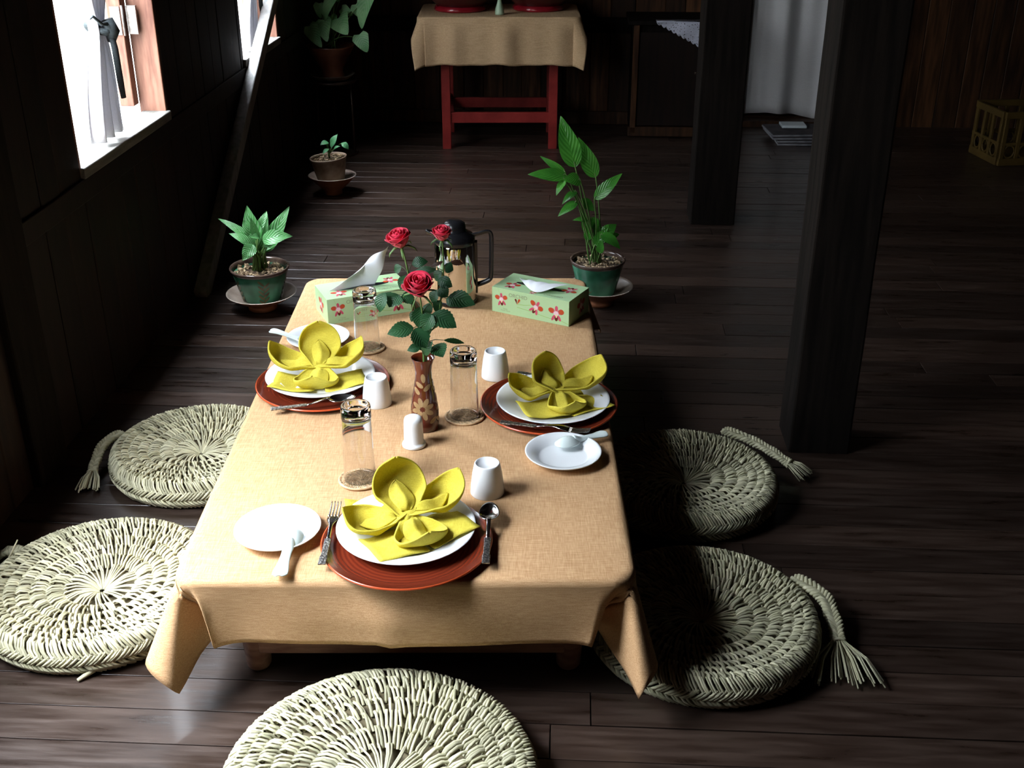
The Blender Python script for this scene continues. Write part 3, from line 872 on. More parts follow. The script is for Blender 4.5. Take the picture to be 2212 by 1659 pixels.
# cutlery
def fork(pts, ang_z, label, zoff):
    root = thing('fork', label, 'fork', pts, ang_z, 'steel forks and spoons')
    mb = MB()
    def neck(a, b):
        t, k = a, b * 2 - 1
        x = -.01 + t * .075
        wd = .0035 + .0075 * smooth01((t - .45) / .4)
        return (x, wd * k, .003 + .006 * sin(pi * t * .9))
    mb.grid(neck, 14, 5)
    for i in range(4):
        y = (-1.5 + i) * .0058
        mb.grid(lambda a, b, y=y: (.064 + a * .046, y + (b * 2 - 1) * .0017 * (1 - .5 * a), .003 + .006 * sin(pi * .9) + .007 * (a - .2) ** 2), 7, 3)
    mb.build('tines', M_steel, root, solid=.0016)
    h = MB(); h.box((-.050, 0, .003), (.080, .012, .0030)); h.box((-.078, 0, .003), (.026, .0145, .0034))
    h.build('handle', M_steelh, root, bevel=.001)
    return root
def spoon(pts, ang_z, label, pitch=0):
    root = thing('table_spoon', label, 'spoon', pts, ang_z, 'steel forks and spoons')
    root.rotation_euler = (0, pitch, ang_z)
    mb = MB()
    def bowl(a, b):
        th = 2 * pi * a
        ex = .031 * (1 + .08 * cos(th))
        return (.068 + ex * cos(th) * b, .0195 * sin(th) * b * (1 - .12 * cos(th)), .002 + .009 * b ** 2)
    mb.grid(bowl, 36, 9, cu=True)
    mb.grid(lambda a, b: (-.01 + a * .052, (.0033 + .0012 * a) * (b * 2 - 1), .0035 + .010 * smooth01(a) ), 12, 4)
    mb.build('bowl', M_steel, root, solid=.0014)
    h = MB(); h.box((-.050, 0, .003), (.080, .012, .0030)); h.box((-.078, 0, .003), (.026, .0145, .0034))
    h.build('handle', M_steelh, root, bevel=.001)
    return root
CZ = TZ + .0145
fork((-.333, 1.762, CZ), along(gl(714, 1205, CZ), gl(745, 1078, CZ)), 'steel fork with engraved handle left of the nearest plate', 0)
spoon((-.040, 1.765, CZ), along(gl(1035, 1225, CZ), gl(1047, 1085, CZ)), 'steel spoon with engraved handle right of the nearest plate')
spoon((-.450, 2.300, CZ), along(gl(580, 876, CZ), gl(740, 857, CZ)), 'steel spoon lying across the left charger\'s near rim')
fork((-.4615, 2.569, CZ), radians(41), 'steel fork whose tines peek out behind the left napkin', 0)
fork((.068, 2.190, CZ), along(gl(1110, 918, CZ), gl(1290, 940, CZ)), 'steel fork across the right charger\'s near rim, behind the side plate', 0)
fork((.02 + .09 * cos(radians(-19)), 2.470 + .09 * sin(radians(-19)), TZ + .0135), radians(-19), 'steel fork with only its handle tip showing behind the right-hand napkin', 0)

# ------------------------------------------------------------------ vase with roses
VX, VY = -.186, 2.222
root = thing('flower_vase', 'brown lacquer vase with cream flower inlay at the table\'s centre', 'vase', (VX, VY, TZ))
vprof = [(0, 0), (.0285, 0), (.0305, .002), (.0312, .018), (.0300, .045), (.0265, .075), (.0215, .102), (.0182, .124), (.0178, .138), (.0198, .153), (.0248, .168), (.0258, .170), (.0250, .1705), (.0180, .152), (.0160, .138), (.0160, .120), (.022, .07), (.022, .02), (0, .012)]
mb = MB(); mb.lathe(vprof, 56); mb.build('vase_body', M_vase, root)
def vr(z):
    q = vprof[2:11]
    for (r0, z0), (r1, z1) in zip(q, q[1:]):
        if z0 <= z <= z1: return r0 + (r1 - r0) * (z - z0) / (z1 - z0)
    return .03
mb = MB()
def inlay(az, z, rot, ln, wd):
    n = 14; vs = [None]
    def pt(a, b):
        dx = a * cos(rot) - b * sin(rot); dz = a * sin(rot) + b * cos(rot)
        zz = z + dz; r = vr(zz) + .0006; aa = az + dx / r
        return (r * cos(aa), r * sin(aa), zz)
    vs = [pt(0, 0)] + [pt(ln / 2 * cos(2 * pi * i / n), wd / 2 * sin(2 * pi * i / n)) for i in range(n)]
    mb.add(vs, [(0, 1 + i, 1 + (i + 1) % n) for i in range(n)])
def flower_inlay(az, z, k, n, ph):
    for i in range(n):
        a = ph + 2 * pi * i / n
        inlay(az + .016 * k * cos(a) / vr(z), z + .016 * k * sin(a), a, .022 * k, .011 * k)
for az in (-95, 25, 145):
    A = radians(az)
    flower_inlay(A, .058, 1.0, 8, .3)
    for i, (da, z, rot) in enumerate(((.1, .128, 95), (-.35, .112, 150), (.5, .106, 40), (-.6, .098, 140), (-.75, .028, 145), (.8, .030, 35))):
        inlay(A + da, z, radians(rot), .021, .010)
mb.build('inlay_flowers', M_cream, root)

def uvleaf(me, nu, nv):
    uv = me.uv_layers.new(name='UVMap')
    for poly in me.polygons:
        for li in poly.loop_indices:
            vi = me.loops[li].vertex_index
            uv.data[li].uv = ((vi % nu) / (nu - 1), ((vi // nu) / (nv - 1)) * 2 - 1)
def leaf(B, T, W, parent, mt, nrm=(0, -.5, 1), arch=.12, fold=.25, shape='oval', serr=0.0, curl=0.0, name='leaf', wave=0.0, nu=18):
    # leaf blade from base B to tip T (parent-local coords)
    B, T = Vector(B), Vector(T); ax = T - B; Ln = ax.length; ax.normalize()
    N = Vector(nrm); N = (N - ax * N.dot(ax)).normalized(); S = N.cross(ax)
    nv = 7
    def wp(u):
        if shape == 'oval': return sin(pi * u ** .85) ** .9
        if shape == 'lance': return sin(pi * u ** .7) ** .85 * (1 - .15 * u)
        if shape == 'heart':
            return min(1.0, (u / .22) ** .5) * (1 - u) ** .62 * 1.28 if u > 0 else 0
        return sin(pi * u)
    def fn(a, b):
        u, k = a, b * 2 - 1
        s = 1 + (serr * (1 if int(u * nu) % 2 else -1) if abs(k) > .9 else 0)
        y = W / 2 * wp(u) * k * s
        x = Ln * u
        if shape == 'heart': x -= Ln * .20 * abs(k) ** 1.5 * math.exp(-u * 5) * (1 if u > 0 else 0)
        z = arch * Ln * 4 * u * (1 - u) + abs(y) * fold - curl * Ln * u ** 3 + wave * W * sin(u * 12 + k * 2) * abs(k)
        return B + ax * x + S * y + N * z
    mb = MB(); mb.grid(fn, nu, nv)
    o = mb.build(name, mt, parent)
    uvleaf(o.data, nu, nv)
    return o
def rose_head(parent, c, R, axis, seed):
    rnd = random.Random(seed); mb = MB()
    Q = Vector((0, 0, 1)).rotation_difference(Vector(axis).normalized()).to_matrix().to_4x4()
    M0 = Matrix.Translation(c) @ Q
    n = 21
    for i in range(n):
        f = i / (n - 1); a0 = i * 2.399
        rb = R * (.10 + .62 * f ** .8); hgt = R * (1.35 - .25 * f); half = 1.25 - .15 * f
        op = .05 + .50 * f ** 2
        ph = rnd.uniform(0, 6)
        def fn(a, b, rb=rb, hgt=hgt, half=half, op=op, a0=a0, f=f, ph=ph):
            k = a * 2 - 1; v = b
            th = a0 + k * half * (.35 + .65 * min(1, v * 1.7))
            env = 1 - .28 * abs(k) ** 2.6
            z = hgt * v * env
            r = rb * (sin(min(1, v * 1.15) * pi / 2) ** .7) * (1 - .10 * v * (1 - f)) + op * R * max(0, v - .62) ** 1.3 * 1.4
            r += .02 * R * sin(k * 5 + ph) * v
            if f > .6: z -= R * .55 * max(0, v - .82) * (f)
            return (r * cos(th), r * sin(th), z)
        mb.grid(fn, 11, 9, M=M0)
    return mb.build('bloom', M_petal, parent, solid=.0007)
def rose(stem_px, head, R, axis, leaves, label, seed, dark=False):
    root = thing('red_rose', label, 'rose', (VX, VY, TZ + .02), 0, 'red roses in the vase')
    o = root.location
    pts = [(0, 0, 0)] + [tuple(p - o) for p in stem_px]
    hd = head - o
    ax = Vector(axis).normalized()
    pts.append(tuple(hd + ax * .002))
    path = [crom(pts, i / 30) for i in range(31)]
    mb = MB(); mb.tube(path, [.0022 - .0006 * i / 30 for i in range(31)], 8); mb.build('stem', M_stemd if dark else M_stem, root)
    mb = MB()
    mb.lathe([(0, -.004), (.004, -.002), (.0055, .002), (.004, .006)], 12, M=Matrix.Translation(hd) @ Vector((0, 0, 1)).rotation_difference(ax).to_matrix().to_4x4())
    for i in range(5):
        a = 2 * pi * i / 5 + seed
        Q = Vector((0, 0, 1)).rotation_difference(ax).to_matrix()
        q = [hd + Q @ Vector((r * cos(a), r * sin(a), z)) for r, z in ((.004, .002), (R * .5, .004), (R * .9, -.004), (R * 1.0, -.012))]
        mb.tube(q, [.002, .0026, .002, .0004], 6, flat=.3)
    mb.build('sepals', M_stem, root)
    rose_head(root, hd, R, axis, seed)
    for (bx, by, tx, ty, wpx, dy0, dy1, red) in leaves:
        c = lambda x, y: (800 + x / 5.185, 460 + y / 5.185)
        B = P(*c(bx, by), VY + dy0) - o; T = P(*c(tx, ty), VY + dy1) - o
        Wm = wpx / 5.185 * 2.62 / FPX * 1.42
        leaf(B, T, Wm, root, M_rleafr if red else M_rleaf, nrm=(random.uniform(-.4, .4), -.75, .6), arch=random.uniform(.03, .12), fold=.22, serr=.06, curl=.08)
        # petiole to the nearest stem point a little below
        best = min(path, key=lambda q: (Vector(q) - B).length + .6 * abs(q[2] - (B.z - .01)))
        tw_ = MB(); tw_.tube([best, (Vector(best) + B) / 2 + Vector((0, 0, .003)), B], [.0011, .0009, .0007], 5); tw_.build('leaf_stalk', M_stemd, root)
    return root
cc = lambda x, y, Y: P(800 + x / 5.185, 460 + y / 5.185, Y)
rose([cc(585, 1440, VY + .005), cc(500, 1080, VY), cc(425, 680, VY - .01), cc(385, 500, VY - .01)], cc(352, 385, VY - .01), .031, (-.22, -.25, 1),
     [(485, 1285, 190, 1350, 125, -.01, -.03, 0), (350, 600, 262, 655, 70, .02, .03, 0), (400, 700, 335, 860, 80, .0, -.01, 0), (165, 890, 95, 1115, 105, -.02, -.03, 0),
      (320, 915, 205, 1050, 165, -.01, -.03, 0), (490, 950, 325, 965, 95, -.01, -.02, 0), (465, 575, 645, 540, 85, .03, .03, 0), (520, 1100, 450, 1220, 70, .01, .01, 0),
      (560, 1500, 412, 1540, 70, -.02, -.03, 0), (560, 1330, 545, 1480, 90, .02, .02, 0)],
     'red rose leaning left, highest bloom on the left side of the vase', 1)
rose([cc(640, 1440, VY + .01), cc(735, 1250, VY + .01), cc(800, 900, VY + .02), cc(820, 600, VY + .02)], cc(805, 310, VY + .02), .025, (0, -.2, 1),
     [(690, 1130, 968, 1275, 150, -.01, -.03, 0), (870, 940, 1172, 1020, 135, .0, -.02, 0), (850, 960, 1000, 1025, 90, .01, 0, 0), (775, 840, 868, 940, 95, .0, -.01, 0),
      (760, 740, 918, 825, 95, .01, .0, 0), (830, 600, 932, 640, 85, .02, .02, 0), (740, 640, 475, 655, 62, .04, .05, 0), (745, 860, 690, 1020, 85, .02, .02, 0),
      (680, 610, 830, 535, 30, .03, .03, 1), (890, 560, 1050, 565, 45, .03, .04, 1), (820, 1425, 1065, 1455, 42, .0, .02, 0), (715, 1480, 815, 1610, 140, -.01, -.035, 0),
      (800, 650, 720, 760, 80, .02, .03, 0)],
     'tallest red rose, its bloom in front of the thermos jug lid', 2)
rose([cc(600, 1440, VY - .005), cc(590, 1200, VY - .01)], cc(555, 915, VY - .045), .037, (-.05, -.45, 1),
     [(690, 1130, 595, 1325, 115, -.02, -.03, 0), (560, 1050, 540, 1290, 120, -.01, -.03, 0), (495, 1295, 625, 1510, 155, -.02, -.04, 0), (600, 1590, 690, 1440, 80, -.02, -.03, 0),
      (690, 1110, 590, 1040, 100, .01, .02, 0), (640, 1180, 640, 1370, 110, .01, .02, 0), (690, 1180, 760, 1280, 90, .02, .03, 0), (600, 1540, 540, 1440, 80, .01, .02, 0), (480, 970, 440, 1020, 60, 0, 0, 0), (700, 1000, 800, 1090, 90, .01, .02, 0)],
     'lowest and largest red rose, bloom in front of the other stems', 3)

# ------------------------------------------------------------------ thermos jug
root = thing('thermos_jug', 'chrome thermos jug with black lid and handle at the table\'s far end', 'jug', (-.150, 2.985, TZ))
mb = MB(); mb.lathe([(0, .004), (.0575, .004), (.0595, .010), (.0590, .05), (.0575, .12), (.0560, .168), (.0545, .176), (0, .176)], 64); mb.build('body', M_chrome, root)
mb = MB(); mb.lathe([(0, 0), (.058, 0), (.061, .003), (.0605, .011), (.0575, .013), (0, .013)], 64); mb.build('base_ring', M_black, root)
mb = MB(); mb.lathe([(.054, .170), (.0565, .173), (.0560, .186), (.050, .196), (.036, .204), (.031, .206), (.031, .216), (.029, .226), (.020, .232), (0, .234)], 48); mb.build('lid', M_black, root)
mb = MB()
mb.grid(lambda a, b: (-.048 - b * .030, (a - .5) * .034 * (1 - .75 * b), .186 + .012 * b + .010 * abs(a - .5) * 2), 7, 6)
mb.build('spout', M_black, root, solid=.004)
mb = MB()
hp = [(.048, 0, .192), (.066, 0, .196), (.088, 0, .202), (.099, 0, .196), (.101, 0, .17), (.100, 0, .11), (.099, 0, .075), (.094, 0, .062), (.074, 0, .052), (.056, 0, .046)]
mb.tube([crom(hp, i / 40) for i in range(41)], .0048, 10, flat=1.6)
mb.box((.056, 0, .10), (.012, .020, .15))
mb.build('handle', M_black, root, bevel=.002)

# ------------------------------------------------------------------ tissue boxes
def orchid(mb, to, cx, cy, s, rot):
    def ell(px, py, a, b, ang, m, lift):
        n = 16; vs = []
        for i in range(n):
            t = 2 * pi * i / n
            ex, ey = a * cos(t) * (1 - .12 * cos(t)), b * sin(t)
            x = px + ex * cos(ang) - ey * sin(ang); y = py + ex * sin(ang) + ey * cos(ang)
            x, y = x * cos(rot) - y * sin(rot), x * sin(rot) + y * cos(rot)
            vs.append(to(cx + x * s, cy + y * s, lift))
        mb.add(vs, [tuple(range(n))], m, False)
    ell(0, .62, .38, .20, pi / 2, 2, .0003)
    for sx in (-1, 1):
        ell(sx * .60, .28, .42, .34, sx * .3, 2, .0004); ell(sx * .68, .30, .34, .30, sx * .3, 1, .0005)
        ell(sx * .38, -.55, .42, .17, -sx * 1.05, 2, .0004)
    ell(0, -.58, .34, .22, pi / 2, 4, .0005)
    ell(0, .0, .34, .30, 0, 3, .0006); ell(0, -.30, .22, .11, pi / 2, 5, .0007)
def text_mesh(txt, size):
    cu = bpy.data.curves.new('lettering', 'FONT'); cu.body = txt; cu.size = size; cu.align_x = 'LEFT'
    o = bpy.data.objects.new('lettering', cu); COL.objects.link(o)
    dg = bpy.context.evaluated_depsgraph_get()
    me = bpy.data.meshes.new_from_object(o.evaluated_get(dg))
    bpy.data.objects.remove(o)
    return me
def tissue_box(x, y, rz, label, sheet_fn):
    # local: front-left bottom corner at the origin, x along the front
    root = thing('tissue_box', label, 'tissue box', (x, y, TZ), rz, 'orchid printed tissue boxes')
    LX, LY, LZ = .235, .122, .071
    mb = MB(); mb.box((LX / 2, LY / 2, LZ / 2 + .0005), (LX, LY, LZ))
    front = lambda a, b, l: (a, -l, b)
    top = lambda a, b, l: (a, b, LZ + .0005 + l)
    right = lambda a, b, l: (LX + l, a, b)
    left = lambda a, b, l: (-l, LY - a, b)
    back = lambda a, b, l: (LX - a, LY + l, b)
    for to in (front, back):
        orchid(mb, to, .030, .040, .019, .1); orchid(mb, to, .136, .036, .021, -.5); orchid(mb, to, .198, .031, .023, 0)
        # small bud and stalks
        for (a, b, c, d, m) in ((.078, .034, .085, .048, 1), (.078, .034, .074, .047, 4)):
            dx, dy = c - a, d - b; q = .0035
            mb.add([to(a, b, .0004), to(c + q, d - q * .3, .0004), to(c, d + q, .0004), to(c - q, d, .0004)], [(0, 1, 2, 3)], m, False)
        for pts in (((.018, .071), (.022, .060), (.028, .050)), ((.078, .034), (.100, .036), (.120, .040)), ((.078, .026), (.120, .022), (.17, .014), (.215, .012), (.234, .006))):
            for (a, b), (c, d) in zip(pts, pts[1:]):
                mb.add([to(a, b - .0006, .0003), to(c, d - .0006, .0003), to(c, d + .0006, .0003), to(a, b + .0006, .0003)], [(0, 1, 2, 3)], 6, False)
    orchid(mb, right, .075, .036, .023, .2); orchid(mb, left, .06, .036, .023, -.2)
    orchid(mb, top, .045, .035, .022, 0); orchid(mb, top, .200, .075, .022, pi); orchid(mb, top, .12, .012, .010, 0)
    mb.build('carton', [M_boxg, M_print_o, M_print_p, M_print_w, M_print_d, M_print_y, M_print_g], root)
    slot = MB()
    n = 20; slot.add([(LX / 2 + .075 * cos(2 * pi * i / n), LY / 2 + .012 * sin(2 * pi * i / n), LZ + .0009) for i in range(n)], [tuple(range(n))], 0, False)
    slot.build('slot', M_black, root)
    for txt, size, p, rot in (('ORCHID', .015, (.052, -.0006, .052), (pi / 2, 0, 0)), ('ORCHID', .015, (.150, .012, LZ + .0011), (0, 0, 0)),
                              ('TISSUES', .0042, (.034, -.0006, .0125), (pi / 2, 0, 0)), ('FACIAL TISSUES', .0042, (.028, -.0006, .0075), (pi / 2, 0, 0))):
        me = text_mesh(txt, size); me.materials.clear(); me.materials.append(M_print_t)
        t = bpy.data.objects.new('lettering', me); COL.objects.link(t); t.parent = root; t.location = p; t.rotation_euler = rot
    sm = MB(); sm.grid(sheet_fn, 26, 22)
    sm.build('tissue', M_boxt, root, solid=.0006, sub=1)
    return root
def sheetR(a, b):    # limp tissue falling forward over the box top
    k = a * 2 - 1
    x = .122 + k * .080 * (1 - b) ** .6 + .006 * b
    y = .068 - .056 * b + .010 * abs(k) * (1 - b)
    z = .0738 + .017 * sin(pi * min(1, b * .85 + .12)) * (1 - .5 * abs(k) ** 2) + .012 * (1 - b) * max(0, k) ** 2 + .0022 * sin(k * 11 + b * 5) * (1 - b)
    return (x, y, max(z, .0735 + .0006 * sin(a * 5)))
def sheetL(a, b):    # tissue standing up like a sail, swept to the right
    k = a * 2 - 1; h = b
    x = .088 + k * .066 * (1 - .50 * h) + .080 * h ** 1.05
    y = .061 + .012 * sin(k * 3 + h * 4) * (.4 + h) + .010 * sin(h * 8 + k * 2) * h
    z = .0715 + .092 * h * (1 - .35 * (1 - smooth01((k + 1.1) * .8))) + .012 * max(0, k) * h
    return (x, y, z)
tissue_box(-.047, 2.905, atan2(-.112, .201), 'pale green orchid tissue box at the table\'s far right corner, tissue lying flat', sheetR)
tissue_box(-.484, 2.806, atan2(.098, .222), 'pale green orchid tissue box at the far left, tissue standing up', sheetL)

# ------------------------------------------------------------------ potted plants
def chips(mb, R, z, n, seed, s=.007):
    rnd = random.Random(seed)
    for i in range(n):
        r = R * sqrt(rnd.random()); a = rnd.uniform(0, 2 * pi)
        q = s * rnd.uniform(.6, 1.3)
        M0 = Matrix.Translation((r * cos(a), r * sin(a), z + rnd.uniform(0, q * .6))) @ Euler((rnd.uniform(-.7, .7), rnd.uniform(-.7, .7), rnd.uniform(0, 6))).to_matrix().to_4x4()
        mb.add([(q * x * rnd.uniform(.7, 1.2), q * .7 * y, q * .35 * zz) for x, y, zz in ((-1, -.6, -1), (1, -.8, -1), (.8, .8, -1), (-.9, .7, -1), (-.7, -.5, 1), (.7, -.5, 1), (.6, .6, 1), (-.6, .5, 1))],
               [(3, 2, 1, 0), (4, 5, 6, 7), (0, 1, 5, 4), (1, 2, 6, 5), (2, 3, 7, 6), (3, 0, 4, 7)], 0, False, M0)
def saucer(x, y, R, foot, h, label, grp='bowl shaped saucers under the floor pots'):
    t = thing('plant_saucer', label, 'saucer', (x, y, 0), 0, grp)
    mb = MB()
    mb.lathe([(0, .004), (foot * .92, .004), (foot * .95, 0), (foot, 0), (foot * 1.02, .014), (foot * .98, .018), (R * .72, h * .62), (R * .97, h * .96), (R, h)], 64)
    mb.lathe([(R, h), (R * .975, h * 1.02), (R * .93, h * .93), (R * .62, h * .62), (R * .35, h * .47), (0, h * .45)], 64, mat=1)
    mb.build('bowl', [M_terra, M_terrain], t)
    return t
def pot(root, rt, rb, h, mt, rim, soilz, seed, chipn=160, rel=None):
    mb = MB()
    if rel: relief(mb, *rel)
    mb.lathe([(0, .001), (rb * .96, .001), (rb, .004), (rb * 1.04, h * .08), ((rb + rt) / 2 * 1.0, h * .5), (rt * .94, h * .88)], 64)
    mb.lathe([(rt * .90, h * .84), (rt * .86, soilz), (rt * .5, soilz), ], 64)
    mb.build('pot', [mt, M_relief], root)
    m3 = MB(); m3.lathe([(rt * .94, h * .88), (rt * .985, h * .93), (rt * 1.0, h * .97), (rt * .985, h), (rt * .94, h * .995), (rt * .90, h * .95), (rt * .90, h * .84)], 64)
    m3.build('rim', rim, root)
    m4 = MB(); m4.lathe([(0, soilz + .006), (rt * .5, soilz + .003), (rt * .88, soilz - .002)], 32)
    m4.build('soil', M_earth, root)
    m5 = MB(); chips(m5, rt * .84, soilz + .003, chipn, seed)
    m5.build('bark_chips', M_soil, root, kind='stuff')
def relief(mb, n, r0, r1, z0, z1):
    for k in range(n):
        a0 = 2 * pi * k / n
        for j in range(9):
            s = 1 if j % 2 else -1; z = z0 + (z1 - z0) * (.10 + .09 * j); a = a0 + s * .10
            rr = r0 + (r1 - r0) * (z - z0) / (z1 - z0)
            ln, wd, rot = .030, .009, pi / 2 - s * .75
            vs = []
            for i in range(10):
                t = 2 * pi * i / 10; ex, ey = ln / 2 * cos(t), wd / 2 * sin(t)
                dx, dz = ex * cos(rot) - ey * sin(rot), ex * sin(rot) + ey * cos(rot)
                zz = z + dz; rq = r0 + (r1 - r0) * (zz - z0) / (z1 - z0) + .0012; aa = a + dx / rq
                vs.append((rq * cos(aa), rq * sin(aa), zz))
            mb.add(vs, [tuple(range(10))], 1)
M_relief = mat('bronze_leaf_glaze', (.05, .035, .012), (.12, .12, .045), rough=.3, scale=30)

# left pot
LPX, LPY = -.840, 3.600
saucer(LPX, LPY, .118, .048, .058, 'brown bowl saucer under the green pot nearest the window wall')
root = thing('potted_plant', 'broad variegated leaves in a green relief pot left of the table\'s far end', 'potted plant', (LPX, LPY + .008, .030), 0, 'pot plants on the floor')
pot(root, .100, .062, .118, M_green, M_rimg, .100, 5, rel=(5, .064, .093, .0, .104))
o = root.location
def pl(x, y, Y): return P(x, y, Y) - o
LFS = [((556, 530), (470, 470), 20, -.02, .02, .25), ((553, 535), (494, 503), 22, -.04, -.02, .30), ((556, 545), (533, 444), 46, .02, .04, .06), ((570, 545), (625, 446), 36, .02, .05, .05),
       ((566, 520), (631, 509), 34, -.04, -.02, .28), ((552, 530), (527, 472), 30, -.01, .0, .1), ((557, 520), (541, 470), 18, -.03, -.03, .05), ((568, 525), (578, 470), 14, .01, .03, .1),
       ((547, 528), (524, 563), 30, -.05, -.07, .15), ((562, 515), (541, 512), 18, -.04, -.06, .25), ((570, 530), (602, 520), 18, -.03, -.04, .2), ((560, 510), (576, 455), 26, .04, .06, .08), ((566, 540), (598, 525), 20, .02, .03, .2)]
for (bx, by), (tx, ty), wpx, d0, d1, ar in LFS:
    leaf(pl(bx, by, o.y + d0 * .5), pl(tx, ty, o.y + d1), wpx * 3.95 / FPX, root, M_pleaf, nrm=(random.uniform(-.5, .5), -.8, .55), arch=ar * .5, fold=.18, shape='lance', curl=ar * .2, wave=.04)
mb = MB()
for (bx, by), (tx, ty), wpx, d0, d1, ar in LFS:
    f = random.Random(bx * ty); e = Vector((f.uniform(-.022, .022), f.uniform(-.02, .02), .100)); q = pl(bx, by, o.y + d0 * .5)
    mb = MB(); mb.tube([e, (e + q) / 2 + Vector((0, 0, .006)), q + (pl(tx, ty, o.y + d1) - q) * .25], [.0042, .0038, .0022], 7); mb.build('stalk', M_stem, root)

# right pot
RPX, RPY = .300, 3.640
saucer(RPX + .012, RPY, .112, .050, .066, 'brown bowl saucer under the green pot behind the right tissue box')
root = thing('potted_plant', 'tall pointed-leaf plant in a smooth green pot behind the right tissue box', 'potted plant', (RPX, RPY, .036), 0, 'pot plants on the floor')
pot(root, .094, .060, .126, M_green, M_rimg, .108, 6, 130, rel=(3, .062, .087, .01, .112))
o = root.location
RFS = [((1243, 362), (1211, 250), 42, .0, .02, .04, 'a'), ((1287, 384), (1249, 296), 34, .02, .04, .05, 'b'), ((1226, 381), (1140, 376), 27, -.03, -.05, .10, 'a'), ((1222, 374), (1166, 337), 15, .03, .05, .08, 'a'),
       ((1254, 390), (1217, 388), 30, -.03, -.06, .1, 'c'), ((1221, 388), (1201, 422), 16, -.04, -.07, .15, 'a'), ((1245, 414), (1214, 440), 16, -.03, -.06, .2, 'c'), ((1247, 436), (1205, 467), 20, -.03, -.06, .1, 'c'),
       ((1284, 431), (1344, 374), 26, -.01, .0, .08, 'b'), ((1256, 430), (1284, 456), 20, .02, .04, .15, 'c'), ((1270, 476), (1237, 475), 12, .0, -.02, .2, 'c'), ((1276, 470), (1292, 500), 22, .01, .0, .1, 'b'),
       ((1300, 510), (1332, 484), 26, -.01, .01, .15, 'd'), ((1298, 506), (1341, 537), 24, -.03, -.05, .2, 'd'), ((1300, 520), (1338, 505), 24, .02, .03, .2, 'd'), ((1290, 520), (1296, 478), 20, .02, .02, .1, 'd'),
       ((1270, 520), (1272, 482), 18, -.01, -.01, .05, 'd'), ((1296, 548), (1300, 515), 16, -.03, -.03, .1, 'd'), ((1262, 500), (1258, 450), 12, .02, .03, .06, 'd'), ((1285, 530), (1312, 492), 24, -.02, -.02, .15, 'd')]
for (bx, by), (tx, ty), wpx, d0, d1, ar, g in RFS:
    leaf(pl(bx, by, o.y + d0), pl(tx, ty, o.y + d1), wpx * 3.9 / FPX * 1.1, root, M_tleaf, nrm=(random.uniform(-.5, .3), -.7, .7 if g != 'a' else .45), arch=ar * .6, fold=.14, shape='lance', curl=ar * .3)
mb = MB()
for (bx, by), (tx, ty), wpx, d0, d1, ar, g in RFS:
    f = random.Random(bx * ty); e = Vector((f.uniform(-.030, .012), f.uniform(-.02, .02), .108)); q = pl(bx, by, o.y + d0)
    m1 = e * .45 + q * .55 + Vector((f.uniform(-.006, .006), 0, .012))
    mb.tube([crom([tuple(e), tuple(m1), tuple(q), tuple(q + (pl(tx, ty, o.y + d1) - q) * .12)], i / 9) for i in range(10)], [.0028 - .00012 * i for i in range(10)], 6); mb.build('stalk', M_stem, root); mb = MB()

# far small clay pot
FPX_, FPY_ = -.795, 4.975
saucer(FPX_ + .004, FPY_, .107, .040, .085, 'brown bowl saucer under the small clay pot on the open floor')
root = thing('potted_plant', 'tiny seedling in a weathered clay pot standing alone on the far floor', 'potted plant', (FPX_, FPY_, .050), 0, 'pot plants on the floor')
root.rotation_euler = (0, radians(-4), 0)
pot(root, .083, .056, .118, M_clay, M_clay, .104, 7, 110)
o = root.location
mb = MB(); mb.tube([(.005, 0, .10), (.004, 0, .14), (.002, 0, .175)], [.0045, .004, .003], 8); mb.build('stem', M_stem, root)
SFS = [((723, 318), (735, 291), 15, 0, .01), ((722, 322), (727, 306), 10, -.02, -.03), ((716, 308), (698, 311), 14, 0, -.02), ((716, 322), (701, 332), 10, -.02, -.03), ((726, 325), (739, 317), 9, -.01, -.02), ((743, 311), (759, 325), 14, 0, -.01)]
for (bx, by), (tx, ty), wpx, d0, d1 in SFS:
    q = pl(bx, by, o.y + d0)
    mb = MB(); mb.tube([(.003, 0, .125), (q + Vector((.003, 0, .13))) / 2 + Vector((0, 0, .004)), q], [.002, .0015, .001], 5); mb.build('stalk', M_stem, root)
for (bx, by), (tx, ty), wpx, d0, d1 in SFS:
    leaf(pl(bx, by, o.y + d0), pl(tx, ty, o.y + d1), wpx * 5.3 / FPX, root, M_sleaf, nrm=(0, -.5, .9), arch=.15, fold=.1, curl=.1)

# plant on an iron stand in the back corner
SX, SY = -.870, 5.70
stand = thing('plant_stand', 'thin dark metal plant stand in the far left corner', 'plant stand', (SX, SY, 0))
M_iron = mat('dark_iron', (.03, .018, .013), (.06, .035, .025), rough=.4, metal=.3, scale=30)
SH = .366
mb = MB(); mb.lathe([(0, SH - .012), (.110, SH - .012), (.115, SH - .006), (.115, SH), (.105, SH + .001), (0, SH - .003)], 48); mb.build('top_ring', M_iron, stand)
mb = MB(); mb.tube([(.102 * cos(a), .102 * sin(a), .005) for a in [2 * pi * i / 40 for i in range(41)]], .005, 6); mb.build('foot_ring', M_iron, stand)
for i in range(3):
    a = 2 * pi * i / 3 - .35
    mb = MB(); mb.tube([(.100 * cos(a), .100 * sin(a), .004), (.097 * cos(a), .097 * sin(a), SH - .01)], .005, 8); mb.build('leg', M_iron, stand)
t = thing('plant_saucer', 'dark grey rimmed saucer on the iron plant stand', 'saucer', (SX, SY, SH + .001))
mb = MB(); mb.lathe([(0, .0), (.075, .0), (.082, .006), (.106, .024), (.110, .028), (.105, .028), (.08, .012), (0, .008)], 48); mb.build('dish', mat('grey_brown_glaze', (.10, .08, .07), (.2, .17, .15), rough=.35, scale=20), t)
